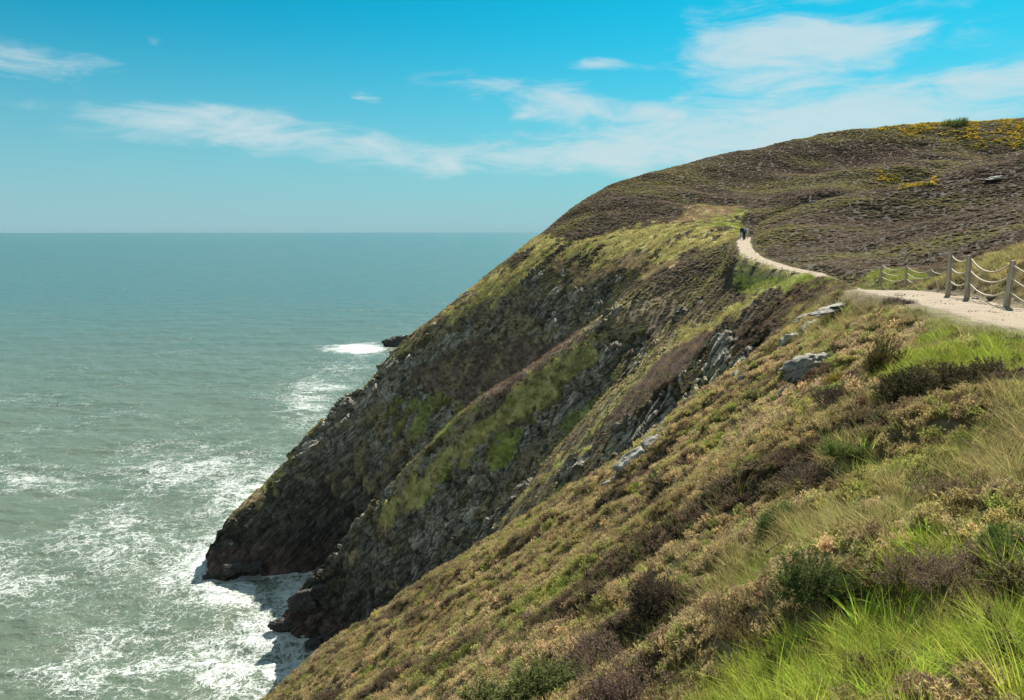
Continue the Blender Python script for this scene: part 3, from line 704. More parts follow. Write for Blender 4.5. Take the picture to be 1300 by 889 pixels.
def source(name, vf, m):
    me = mesh_np(name, *vf); me.materials.append(m); return bpy.data.objects.new(name, me)       # never linked: only strewn
WIND = (.28, .22)
SRC = {
 'heather': [source('heather_sprigs', sprigs(46, .19, .20, .042, 9, 100 + i), M['leaf']) for i in range(4)],
 'grass': [source('grass_tuft', blades(34, .13, .16, .42, .0042, .42, WIND, 4, 200 + i), M['leaf']) for i in range(4)],
 'tall': [source('tall_grass_tuft', blades(30, .11, .35, .75, .0055, .38, WIND, 5, 300 + i), M['leaf']) for i in range(3)],
 'shrub': [source('low_shrub', sprigs(60, .50, .26, .15, 8, 400 + i, .7), M['leaf']) for i in range(4)],
 'sward': [source('sward_tuft', blades(40, .40, .16, .38, .016, .55, WIND, 3, 500 + i), M['leaf']) for i in range(3)],
}
def strew(name, label, pts, rot, scl, tint, pick, srcs):
    me = bpy.data.meshes.new(name); n = len(pts); me.vertices.add(n); me.vertices.foreach_set('co', pts.astype(np.float32).ravel())
    for nm, ty, v, key in (('turn', 'FLOAT_VECTOR', rot, 'vector'), ('size', 'FLOAT_VECTOR', scl, 'vector'), ('pick', 'INT', pick, 'value')):
        me.attributes.new(nm, ty, 'POINT').data.foreach_set(key, np.ascontiguousarray(v, np.int32 if ty == 'INT' else np.float32).ravel())
    c = np.ones((n, 4), np.float32); c[:, :3] = tint; me.attributes.new('tint', 'FLOAT_COLOR', 'POINT').data.foreach_set('color', c.ravel())
    me.update()
    o = obj(name, me, M['leaf']); tag(o, label, kind='stuff')
    ng = bpy.data.node_groups.new(name, 'GeometryNodeTree')
    ng.interface.new_socket('Geometry', in_out='INPUT', socket_type='NodeSocketGeometry'); ng.interface.new_socket('Geometry', in_out='OUTPUT', socket_type='NodeSocketGeometry')
    gi = ng.nodes.new('NodeGroupInput'); go = ng.nodes.new('NodeGroupOutput'); jn = ng.nodes.new('GeometryNodeJoinGeometry')
    def attr(nm, ty):
        a = ng.nodes.new('GeometryNodeInputNamedAttribute'); a.data_type = ty; a.inputs[0].default_value = nm; return [s for s in a.outputs if s.enabled][0]
    tr, sz, pk = attr('turn', 'FLOAT_VECTOR'), attr('size', 'FLOAT_VECTOR'), attr('pick', 'INT')
    e2r = ng.nodes.new('FunctionNodeEulerToRotation'); ng.links.new(tr, e2r.inputs[0])
    for i, s in enumerate(srcs):
        oi = ng.nodes.new('GeometryNodeObjectInfo'); oi.inputs[0].default_value = s; oi.inputs['As Instance'].default_value = True
        ip = ng.nodes.new('GeometryNodeInstanceOnPoints'); cmp_ = ng.nodes.new('FunctionNodeCompare'); cmp_.data_type = 'INT'; cmp_.operation = 'EQUAL'
        ints = [q for q in cmp_.inputs if q.type == 'INT']; ng.links.new(pk, ints[0]); ints[1].default_value = i
        ng.links.new(gi.outputs[0], ip.inputs['Points']); ng.links.new(cmp_.outputs[0], ip.inputs['Selection']); ng.links.new(oi.outputs['Geometry'], ip.inputs['Instance'])
        ng.links.new(e2r.outputs[0], ip.inputs['Rotation']); ng.links.new(sz, ip.inputs['Scale']); ng.links.new(ip.outputs[0], jn.inputs[0])
    ng.links.new(jn.outputs[0], go.inputs[0])
    md = o.modifiers.new('strewn', 'NODES'); md.node_group = ng
    return o

# candidate spots, evenly over the ground, thinned by distance and kept where the ground can be seen (with room for a step aside)
elev = (GZ - EYE) / RR[:, None]; runmax = np.maximum.accumulate(elev, axis=0)
cellA = (np.gradient(RR)[:, None] * RR[:, None] * np.gradient(AZ)[None, :]) * np.sqrt(1 + np.minimum(SL, 2) ** 2)
HID = elev - runmax
def spots(dens, mask, rmax_hide):
    lam = np.where(mask & (HID > -rmax_hide) & (np.abs(AZ)[None, :] < math.radians(43)) & (PD > HW + np.where(RR[:, None] < 34, .5, .12)) & CLEAR, cellA * dens, 0)
    k = RNG.poisson(lam); ii, jj = np.nonzero(k); rep = k[ii, jj]; ii = np.repeat(ii, rep); jj = np.repeat(jj, rep)
    fi = ii + RNG.uniform(-.5, .5, len(ii)); fj = jj + RNG.uniform(-.5, .5, len(jj))
    r = np.interp(fi, np.arange(NR), RR); a = np.interp(fj, np.arange(NA), AZ)
    x, y = r * np.sin(a), r * np.cos(a)
    return x, y, ii, jj, r
def lay(name, label, srcs, dens, mask, size, sink, tintfn, lean=.25, hide=.05, zs=(.7, 1.3)):
    x, y, ii, jj, r = spots(dens, mask, hide)
    # plants lean a little out with the slope
    z = lookup(VZ, x, y); n = len(x)
    gx = lookup(GXS, x, y); gy = lookup(GYS, x, y)
    rot = np.stack([np.clip(gy, -1, 1) * lean + RNG.normal(0, .12, n), -np.clip(gx, -1, 1) * lean + RNG.normal(0, .12, n), RNG.uniform(0, 6.283, n) if 'grass' not in name else RNG.normal(0, .7, n)], -1)
    s = size(r, n); scl = np.stack([s, s, s * RNG.uniform(zs[0], zs[1], n)], -1)
    tint = COLOR[ii, jj] * (1 + RNG.normal(0, .16, n)[:, None]) ; tint = np.clip(tintfn(tint, n, x, y), .006, .9)
    print(name, n)
    return strew(name, label, np.stack([x, y, z - sink * s], -1), rot, scl, tint, RNG.integers(0, len(srcs), n), srcs)
# gradient of the ground in x and y, smooth enough for leaning plants
_dr = np.gradient(Z0, axis=0) / np.gradient(RR)[:, None]; _da = np.gradient(Z0, axis=1) / (np.gradient(AZ)[None, :] * RR[:, None])
GXS = _dr * np.sin(AZ)[None] + _da * np.cos(AZ)[None]; GYS = _dr * np.cos(AZ)[None] - _da * np.sin(AZ)[None]

CLEAR = np.ones(GX.shape, bool)                     # no strewn plants inside the single bushes
for q in BUSHES:
    bp = sight(q[1], q[2] + q[4] * .42); bw = q[3] * bp[1] / FPX
    CLEAR &= np.hypot(GX - bp[0], GY - bp[1] - bw * .12) > bw * .25
R2 = np.broadcast_to(RR[:, None], GX.shape)
nearm = (R2 > 2.2)
def t_heath(t, n, x, y):
    k = RNG.uniform(0, 1, n)[:, None]
    t = np.where(k < .16, t * np.array([.85, 1.12, .7]), t); t = np.where(k > .86, t * np.array([1.35, 1.28, 1.2]), t)
    return np.where((k > .40) & (k < .52), t * np.array([.6, .52, .6]), t)
def t_hill(t, n, x, y):
    k = RNG.uniform(0, 1, n)[:, None]; return np.where(k < .2, t * np.array([.8, 1.0, .75]), t) * (1 + RNG.normal(0, .1, n)[:, None])
def t_grass(t, n, x, y):
    k = RNG.uniform(0, 1, n)[:, None]
    t = np.where(k < .12, t * .55 + np.array([.15, .12, .045]), t); return np.where(k > .88, t * np.array([.9, 1.3, .8]), t)
heath_m = (cover == 0); grass_m = (cover == 1); straw_m = (cover == 2)
lay('heather', 'brown heather covering the near slope', SRC['heather'], np.where(R2 < 14, 70, np.where(R2 < 28, 34, 17)), heath_m & nearm & (R2 < 62),
    lambda r, n: np.where(r < 14, .62, np.where(r < 28, .82, 1.15)) * RNG.uniform(.7, 1.4, n), .02, t_heath, .3)
lay('heather_among_grass', 'sprigs of heather among the near grass', SRC['heather'], np.where(R2 < 14, 5, 4), (grass_m | straw_m) & nearm & (R2 < 62),
    lambda r, n: RNG.uniform(.5, 1.0, n), .02, lambda t, n, x, y: np.tile(np.array([[.11, .095, .04]]), (n, 1)) * RNG.uniform(.6, 1.5, (n, 1)), .3)
lay('grass', 'green and straw coloured grass on the near slope', SRC['grass'], np.where(R2 < 9, 150, np.where(R2 < 25, 80, 34)), (grass_m | straw_m) & nearm & (R2 < 62),
    lambda r, n: np.where(r < 9, .72, np.where(r < 25, .85, 1.15)) * RNG.uniform(.6, 1.3, n), .0, t_grass, .35, zs=(.6, 1.1))
lay('tall_grass', 'long arching grass blades by the near slope', SRC['tall'], np.where(R2 < 9, 6, 2), (grass_m | straw_m) & nearm & (R2 < 20) & (PX > 820),
    lambda r, n: .7 * RNG.uniform(.5, 1.1, n), .0, lambda t, n, x, y: t_grass(t, n, x, y) * 1.15, .3)
lay('grass_among_heather', 'grass blades pushing through the near heather', SRC['grass'], np.where(R2 < 14, 11, 4), heath_m & nearm & (R2 < 62),
    lambda r, n: .9 * RNG.uniform(.5, 1.2, n), .0, lambda t, n, x, y: np.tile(np.array([[.16, .15, .05]]), (n, 1)) * RNG.uniform(.6, 1.4, (n, 1)), .3)
far = R2 >= 55
lay('hill_heather', 'dark heather and gorse scrub over the far hillside', SRC['shrub'], np.where(R2 < 90, 11.0, np.where(R2 < 140, 8, 6)) * (1 - .62 * low[..., 0]), (heath_m | (cover == 4)) & far & (R2 < 230) & (R2 > 55),
    lambda r, n: np.where(r < 90, .48, np.where(r < 140, .60, .72)) * RNG.uniform(.6, 1.4, n), .03, t_hill, .35, .02, zs=(.3, .7))
lay('hill_grass', 'rough grass banding the far slopes', SRC['sward'], np.where(R2 < 100, 7, 4.5), (grass_m | straw_m) & far & (R2 < 230),
    lambda r, n: np.where(r < 100, .9, 1.2) * RNG.uniform(.7, 1.3, n), .0, t_grass, .4, .02)
rocktop = (cover == 3) & far & (R2 < 190) & (Z0 > 26) & (n2 + n1 * .5 > .12)
lay('cliff_tufts', 'tufts of grass and heather rooted on the cliff ledges', SRC['shrub'], .55, rocktop,
    lambda r, n: .62 * RNG.uniform(.5, 1.4, n), .05, lambda t, n, x, y: np.tile(np.array([[.10, .092, .04]]), (n, 1)) * RNG.uniform(.55, 1.4, (n, 1)), .5, .02, zs=(.5, 1.0))
# darker woody clumps that break up the near heather
clump = heath_m & nearm & (R2 < 62) & (fbm(ux * .42, uy * .65, 0, 3, 151) > .12)
lay('heather_clumps', 'dark woody heather clumps scattered through the near heather', SRC['shrub'], np.where(R2 < 20, 1.6, .8), clump, lambda r, n: .55 * RNG.uniform(.4, 1.3, n), .02,
    lambda t, n, x, y: np.tile(np.array([[.13, .10, .062]]), (n, 1)) * RNG.uniform(.6, 1.5, (n, 1)), .3, zs=(.6, 1.2))
# flowering gorse on the hill top: green bushes with yellow flowers over them
yz = np.zeros(GX.shape, bool)
for pl in ([(1095,162),(1120,156),(1180,150),(1330,146),(1330,190),(1240,186),(1190,180),(1150,170)], [(1112,226),(1145,221),(1152,232),(1120,236)], [(1150,236),(1185,230),(1180,240),(1155,243)]):
    yz |= inpoly(JX, JY, pl) & (dist > 55)
yz &= (fbm(GX * .14, GY * .3, 0, 3, 140) > -.22) & (R2 < 230)
lay('gorse_scrub', 'green gorse scrub along the hilltop', SRC['shrub'], 1.2, yz, lambda r, n: .9 * RNG.uniform(.5, 1.25, n), .0,
    lambda t, n, x, y: np.tile(np.array([[.13, .14, .05]]), (n, 1)) * RNG.uniform(.6, 1.4, (n, 1)), .3, .02)
lay('gorse_flowers', 'yellow gorse flowers along the hilltop', SRC['shrub'], 5.0, yz, lambda r, n: .42 * RNG.uniform(.5, 1.4, n), -.3,
    lambda t, n, x, y: np.tile(np.array([[.66, .48, .06]]), (n, 1)) * RNG.uniform(.45, 1.15, (n, 1)), .3, .02)

# ------------------------------------------------------------------ single bushes
def bush_parts(seed, n, per, leaf, flat, hole=.0):
    """a full bush one metre across: leaf sprays on twigs through the volume, and bare stems inside"""
    g = np.random.default_rng(seed); V, F = [], []; SV, SF = [], []
    lob = [(g.normal(0, .28, 2), g.uniform(.30, .5), g.uniform(.3, .62)) for _ in range(7)]
    for i in range(n):
        (cx, cy), lr, lh = lob[g.integers(len(lob))]
        d = g.normal(size=3); d[2] = abs(d[2]); d /= np.linalg.norm(d); q = g.uniform(.55, 1.05)
        tip = np.array([cx + d[0] * lr * q, cy + d[1] * lr * q, d[2] * lh * q * flat * 1.25 + .02]); ax = d * .8 + np.array([.15, .1, .35]); ax /= np.linalg.norm(ax); root = tip - ax * .16
        s1 = np.cross(ax, g.normal(size=3)); s1 /= np.linalg.norm(s1)
        b = len(V); V += [root - s1 * .004, root + s1 * .004, tip]; F.append((b, b + 1, b + 2))
        for k in range(per):
            c = root + ax * .17 * g.uniform(.1, 1.05); o = g.normal(size=3); o -= ax * (o @ ax); o /= np.linalg.norm(o); o = o * .7 + ax * .7; o /= np.linalg.norm(o)
            s2 = np.cross(o, g.normal(size=3)); s2 /= np.linalg.norm(s2); l = leaf * g.uniform(.6, 1.25)
            b = len(V); V += [c - s2 * l * .17, c + s2 * l * .17, c + o * l]; F.append((b, b + 1, b + 2))
    for i in range(26):
        (cx, cy), lr, lh = lob[g.integers(len(lob))]; a = g.uniform(0, 6.283)
        p0 = np.array([g.normal(0, .07), g.normal(0, .07), -.12]); p2 = np.array([cx + math.cos(a) * lr * .7, cy + math.sin(a) * lr * .7, lh * g.uniform(.4, .8) * flat]); p1 = (p0 + p2) / 2 + np.array([0, 0, .06]) + g.normal(0, .04, 3)
        prev = None
        for t in np.linspace(0, 1, 5):
            c = (1-t)**2*p0 + 2*t*(1-t)*p1 + t*t*p2; r = .014 * (1 - .7 * t); b = len(SV)
            SV += [c + np.array([r, 0, 0]), c + np.array([-r*.5, r*.87, 0]), c + np.array([-r*.5, -r*.87, 0])]
            if prev is not None: SF += [(prev + k, prev + (k+1) % 3, b + (k+1) % 3, b + k) for k in range(3)]
            prev = b
    return mesh_np('foliage', V, F), mesh_np('stem', SV, SF)
BV = {'gorse': [bush_parts(700 + i, 1300, 13, .05, 1.0) for i in range(2)], 'heath': [bush_parts(720 + i, 1300, 11, .042, .85) for i in range(2)]}
_leafm = {}
def leafmat(c):
    k = tuple(round(v, 3) for v in c)
    if k not in _leafm: _leafm[k] = m_leaf('bush_leaf', tuple(v * 1.35 for v in k), .3, .55)
    return _leafm[k]
def bush(name, px, py, wpx, hpx, kind, var, colour, label, cat, turn):
    p = sight(px, py + hpx * .42); d = math.sqrt(p[1] ** 2 + p[0] ** 2 + (p[2] - EYE) ** 2)
    w = wpx * p[1] * 1.02 / FPX; h = hpx * p[1] * 1.05 / FPX
    e = bpy.data.objects.new(name, None); COL.objects.link(e); e.empty_display_size = .2
    e.location = (p[0], p[1] + w * .12, ground(p[0], p[1] + w * .12) - .03); e.rotation_euler = (.12, -.28, turn)
    e.scale = (w * .95, w * .85, max(h, w * .40) * 1.25); tag(e, label, cat, 'separate bushes on the near slope')
    f, s = BV[kind][var]; f = f.copy(); f.materials.clear(); obj('foliage', f, leafmat(colour), e); s = s.copy(); s.materials.clear(); obj('stem', s, M['twig'], e)
    return e
for b in BUSHES: bush(*b)
g16 = bush('gorse_bush', 1213, 157.5, 24, 6, 'gorse', 1, (.10, .12, .035), 'green gorse bush alone on the skyline among yellow flowers', 'bush', .8)

# ------------------------------------------------------------------ rock outcrops
def ico(sub):
    import bmesh
    bm = bmesh.new(); bmesh.ops.create_icosphere(bm, subdivisions=sub, radius=1.0); v = np.array([q.co[:] for q in bm.verts]); f = np.array([[w.index for w in q.verts] for q in bm.faces]); bm.free(); return v, f
ICO = ico(4); ICO5 = ico(5)
def rock_mesh(name, seed, parts, axis):
    """angular, layered slabs grown together; parts = how many, axis = long direction in the ground plane"""
    g = np.random.default_rng(seed); V, F = [], []; nb = 0
    ca, sa = math.cos(axis), math.sin(axis)
    for p in range(parts):
        v, f = ICO5 if name == 'boulder' else ICO; n = g.normal(size=(9, 3)) * np.array([1, 1, 1.5]); n /= np.linalg.norm(n, axis=1)[:, None]; dd = g.uniform(.45, .9, 9)
        n = np.vstack([n, np.eye(3), -np.eye(3)]); dd = np.concatenate([dd, g.uniform(.6, .95, 6)])
        den = v @ n.T; rr = np.min(np.where(den > .05, dd / np.maximum(den, .05), 9), axis=1)
        q = v * np.minimum(rr, 1.2)[:, None]
        lay_ = q[:, 2] * 4.5 + q[:, 0] * 1.6 + .5 * perlin(q[:, 0] * 1.5 + seed, q[:, 1] * 1.5, q[:, 2], 5)
        step = np.abs((lay_ % 1.0) - .5) * 2                                   # bedding planes: each layer stands a little further out or in
        lv = perlin(np.floor(lay_) * 3.7 + seed, np.zeros(len(q)) + .4, 0.0, 6)
        fs = 2.0 if name == 'boulder' else 1.0
        va_, ca_ = facets((q[:, 0] * 2.4 * fs + seed).astype(np.float32), (q[:, 1] * 2.4 * fs).astype(np.float32), (q[:, 2] * 3.4 * fs).astype(np.float32), seed % 50)
        q = q + v * (.16 * lv - .07 * ss(step, .75, 1.0) + .16 * va_ - .07 * (1 - ss(ca_, 0, .2)) + .06 * fbm(q[:, 0] * 5, q[:, 1] * 5, q[:, 2] * 7, 2, seed % 7))[:, None]
        s = np.array([.46, .30, .40]) * g.uniform(.65, 1.1, 3) * (1.0 if p == 0 else .75)
        q = q * s; t = (p / max(1, parts - 1) - .5) * .62 if parts > 1 else 0
        q = q + np.array([t, g.normal(0, .05), g.normal(0, .05) + .02])
        q = np.stack([q[:, 0] * ca - q[:, 1] * sa, q[:, 0] * sa + q[:, 1] * ca, q[:, 2]], -1)
        V.append(q); F.append(f + nb); nb += len(q)
    return mesh_np(name, np.vstack(V), np.vstack(F))
def rock(name, px, py, wpx, hpx, parts, seed, roll, label, m='pale', group='pale rocks on the near slope', cat='rock'):
    p = sight(px, py + hpx * .3, 1.0, 38.0 if py > 340 else 420.0); w = wpx * p[1] / FPX; h = hpx * p[1] / FPX
    o = obj(name, rock_mesh(name, seed, parts, .2), M[m]); o.location = (p[0], p[1] + .15 * w, ground(p[0], p[1] + .15 * w) - h * .14)
    o.scale = (w * 1.25, w * 1.05, h * 1.45); o.rotation_euler = (0, -roll, 0); tag(o, label, cat, group); return o
ROCKS = [
 ('rock_outcrop', 1018, 412, 50, 46, 4, 31, .55, 'tall grey crag below the footpath, largest of the pale rocks'),
 ('rock_outcrop', 1052, 447, 64, 30, 5, 32, .45, 'long grey slab rock on the heather under the tall crag'),
 ('rock_outcrop', 1012, 487, 30, 26, 3, 33, .5, 'cracked grey rock at the lower end of the long slab'),
 ('rock_outcrop', 958, 460, 40, 16, 4, 34, .4, 'broken white topped rocks at the brink of the slope'),
 ('rock_outcrop', 950, 470, 22, 12, 2, 35, .5, 'small white rock just under the broken white topped rocks'),
 ('rock_outcrop', 820, 566, 62, 34, 5, 36, .55, 'pale jagged rock rib along the brink of the heather slope'),
 ('rock_outcrop', 786, 602, 30, 22, 3, 37, .4, 'small pale rock at the lower end of the jagged rib'),
 ('rock_outcrop', 852, 528, 42, 18, 3, 38, .6, 'weathered low rock at the upper end of the jagged rib'),
 ('rock_outcrop', 1168, 434, 44, 12, 3, 39, .35, 'white rock lying in the bright green bank'),
 ('rock_outcrop', 846, 814, 28, 22, 2, 40, .7, 'leaning white stone beside the brown domed heather bush'),
 ('rock_outcrop', 808, 834, 13, 14, 1, 41, .3, 'fist sized white stone above the purple brown heather bush'),
 ('rock_outcrop', 1078, 385, 60, 9, 5, 42, .22, 'flat pale bedrock beside the bend of the footpath'),
 ('rock_outcrop', 1040, 388, 40, 10, 3, 43, .3, 'thin pale ledge between the tall crag and flat bedrock'),
 ('rock_outcrop', 900, 497, 36, 12, 3, 47, .5, 'low grey rock in the heather between the white topped rocks and the rib'),
 ('rock_outcrop', 838, 545, 36, 22, 3, 48, .6, 'steep pale rock in the middle of the jagged rib'),
 ('rock_outcrop', 1276, 223, 30, 9, 3, 44, .1, 'pale rock patch high on the dark heather hill'),
 ('rock_outcrop', 1037, 254, 15, 9, 2, 45, .1, 'single grey boulder on the hillside above the walkers'),
 ('rock_outcrop', 1007, 329, 8, 7, 1, 46, .1, 'small boulder at the upper edge of the far path'),
]
for r in ROCKS: rock(*r)
for i, (px, py, w, h, lab) in enumerate([(1211, 373, 16, 9, 'grey stone at the foot of the corner fence post'), (1222, 377, 12, 7, 'low stone between the corner post and the next post'),
        (1240, 378, 13, 10, 'rounded stone right of the second near fence post'), (1250, 381, 18, 9, 'broad stone below the sagging bottom rope'),
        (1262, 375, 20, 12, 'boulder in the grassy bank behind the ropes'), (1215, 358, 14, 14, 'upright rock behind the corner fence post')]):
    rock('stone', px, py, w, h, 1, 60 + i, .1, lab, 'pale', 'stones under the rope fence', 'stone')
# loose stones on the footpath
def path_stones():
    g = np.random.default_rng(55); L = spline(PATH, .1); k = L[(np.hypot(L[:, 0], L[:, 1]) < 34) & (L[:, 1] > 6)]; n = 1500
    p = k[g.integers(0, len(k), n)]; off = g.normal(0, .62, n); x = p[:, 0] + off + g.normal(0, .1, n); y = p[:, 1] + g.uniform(-.1, .1, n); z = p[:, 2] + EYE - .03 + .002
    s = np.exp(g.normal(-4.1, .45, n)); src = []
    for i in range(3):
        me = rock_mesh('path_stone', 300 + i, 1, 0.0); v = np.empty(len(me.vertices) * 3, np.float32); me.vertices.foreach_get('co', v); me.materials.append(M['stone']); src.append(bpy.data.objects.new('path_stone', me))
    sc = np.stack([s * 2, s * 2, s * 1.4], -1)
    strew('path_stones', 'loose pale stones on the near footpath', np.stack([x, y, z], -1), np.stack([0 * x, 0 * x, g.uniform(0, 6.28, n)], -1), sc, np.ones((n, 3)), g.integers(0, 3, n), src)
M['stone'] = m_plain('path_stone', (.22, .185, .14), .9, 9.0)
ICO_KEEP = ICO; ICO = ico(2); path_stones(); ICO = ICO_KEEP
# rock standing in the sea beyond the headland
def sea_rock():
    Y = 452.0; a, _ = pix(503, 433); x = a * Y; w = 30 * Y / FPX
    o = obj('sea_rock', rock_mesh('sea_rock', 81, 5, .1), M['dark']); o.location = (x + 3.5, Y, 2.0); o.scale = (w * 1.3, w * .9, 17); o.rotation_euler = (0, -.32, 0)
    tag(o, 'dark rock in the surf beyond the headland', 'rock')
sea_rock()
# boulders at the foot of the cliffs
def shore_rock(px, py, wpx, hpx, Y, seed, roll, label):
    a, b = pix(px, py); w = wpx * Y / FPX; h = hpx * Y / FPX
    o = obj('boulder', rock_mesh('boulder', seed, 3, .3), M['dark']); o.location = (a * Y, Y, EYE + b * Y - h * .05); o.scale = (w * 1.15, w * .9, h * 1.5); o.rotation_euler = (0, -roll, 0)
    tag(o, label, 'boulder', 'boulders at the foot of the cliffs')
shore_rock(396, 758, 46, 28, 120.8, 91, .35, 'big flat topped boulder on the toe of the nearer rock spur')
shore_rock(368, 792, 40, 22, 121.5, 92, .25, 'low wet boulder at the waterline of the nearer spur')
shore_rock(274, 731, 34, 12, 143.2, 93, .2, 'low ledge of rock at the tip of the headland')
shore_rock(310, 722, 40, 16, 142.8, 94, .1, 'wet block at the base of the headland beside the cove')
shore_rock(408, 812, 36, 20, 117.0, 95, .2, 'dark boulder in the surf under the nearer spur')
# weathered branch lying in the grass
def branch():
    p = sight(990, 702); me_v, me_f = [], []
    pts = [np.array([-.34, 0, .04]), np.array([-.1, .02, .10]), np.array([.12, 0, .15]), np.array([.36, .03, .26])]
    fork = [np.array([.05, .0, .13]), np.array([.16, -.08, .13]), np.array([.3, -.15, .16])]
    for line, r0 in ((pts, .032), (fork, .018)):
        L = spline(line, .04); prev = None
        for i, c in enumerate(L):
            t = i / (len(L) - 1); b = len(me_v); r = r0 * (1 - .55 * t) * (1 + .2 * math.sin(i * 1.7))
            me_v += [c + np.array([0, math.cos(k * 1.0472), math.sin(k * 1.0472)]) * r for k in range(6)]
            if prev is not None: me_f += [(prev + k, prev + (k+1) % 6, b + (k+1) % 6, b + k) for k in range(6)]
            prev = b
    o = obj('fallen_branch', mesh_np('fallen_branch', me_v, me_f), M['twig']); o.location = p + np.array([0, 0, .05]); o.rotation_euler = (0, -.35, .1); o.scale = (.5, .5, .5)
    tag(o, 'dead weathered branch lying on the straw coloured grass', 'branch')
branch()

# ------------------------------------------------------------------ rope fences
def post_mesh(h, w, seed):
    import bmesh
    g = random.Random(seed); bm = bmesh.new(); lv = [(-.35, 1.0), (0, 1.0), (h * .5, .98), (h - .03, .96), (h, .78)]; rings = []
    for z, k in lv:
        rings.append([bm.verts.new((sx * w * k / 2 + g.uniform(-.003, .003), sy * w * k / 2 + g.uniform(-.003, .003), z + (0 if z < h * .9 else g.uniform(-.008, .008)))) for sx, sy in ((-1,-1),(1,-1),(1,1),(-1,1))])
    for a, b in zip(rings, rings[1:]):
        for k in range(4): bm.faces.new((a[k], a[(k+1) % 4], b[(k+1) % 4], b[k]))
    bm.faces.new(rings[-1]); bm.faces.new(rings[0][::-1])
    bmesh.ops.bevel(bm, geom=[e for e in bm.edges if abs(e.verts[0].co.z - e.verts[1].co.z) > .05], offset=.008, segments=1, affect='EDGES')
    me = bpy.data.meshes.new('post'); bm.to_mesh(me); bm.free(); return me
def tube(line, r, n=7):
    V, F = [], []; prev = None; line = np.array(line)
    for i, c in enumerate(line):
        d = line[min(i+1, len(line)-1)] - line[max(i-1, 0)]; d /= np.linalg.norm(d); s = np.cross(d, (0, 0, 1.0)); s /= np.linalg.norm(s); u = np.cross(s, d); b = len(V)
        V += [c + (s * math.cos(k * 6.2832 / n) + u * math.sin(k * 6.2832 / n)) * r for k in range(n)]
        if prev is not None: F += [(prev + k, prev + (k+1) % n, b + (k+1) % n, b + k) for k in range(n)]
        prev = b
    return V, F
def rope_fence(spots_, hs, label, post_w, rope_r, heights, sag, zs=None):
    base = bpy.data.objects.new('rope_fence', None); COL.objects.link(base); x0, y0 = spots_[0]
    base.location = (x0, y0, ground(x0, y0)); tag(base, label, 'fence'); O = np.array(base.location)
    feet = [np.array([x, y, (ground(x, y) if zs is None else zs[i])]) for i, (x, y) in enumerate(spots_)]
    for i, f in enumerate(feet):
        p = obj('post', post_mesh(hs[i], post_w, i), M['wood'], base); p.location = f - O; p.rotation_euler = (random.uniform(-.03, .03), random.uniform(-.03, .03), .35 + random.uniform(-.1, .1))
    for i in range(len(feet) - 1):
        for h in heights:
            a = feet[i] + np.array([0, 0, hs[i] * h]) - O; b = feet[i+1] + np.array([0, 0, hs[i+1] * h]) - O; L = np.linalg.norm(b - a); sg = sag * L * random.uniform(.85, 1.2); line = []
            for t in np.linspace(0, 1, 15):
                c = a + (b - a) * t; c[2] -= sg * 4 * t * (1 - t); line.append(c)
            me = mesh_np('rope', *tube(line, rope_r)); me.polygons.foreach_set('use_smooth', [True] * len(me.polygons)); obj('rope', me, M['rope'], base)
    return base
def at(px, Y): return ((px - CX) / (FPX * CP + 75 * SP) * Y, Y)
nf = [at(1203.5, 23.7), at(1228, 22.4), at(1280, 19.8), (13.35, 17.2), (13.1, 14.6)]
def foot(px, py, Y): return EYE + pix(px, py)[1] * Y
rope_fence(nf, [1.24, 1.13, 1.13, 1.13, 1.13], 'near fence of square timber posts and three sagging ropes beside the path', .115, .026, (.93, .62, .30), .105,
           [foot(1203.5, 370, 23.7), foot(1228, 372, 22.4), foot(1280, 385, 19.8), EYE - 2.0, EYE - 1.95])
ff = [at(1117, 50), at(1149, 46.5), at(1180, 43), at(1200, 40.5)]
rope_fence(ff, [1.15, 1.15, 1.15, 1.15], 'far fence of slim posts and ropes where the path dips', .11, .026, (.95, .62, .30), .07,
           [foot(1117, 357.5, 50), foot(1149, 361, 46.5), foot(1180, 367, 43), foot(1200, 370, 40.5)])

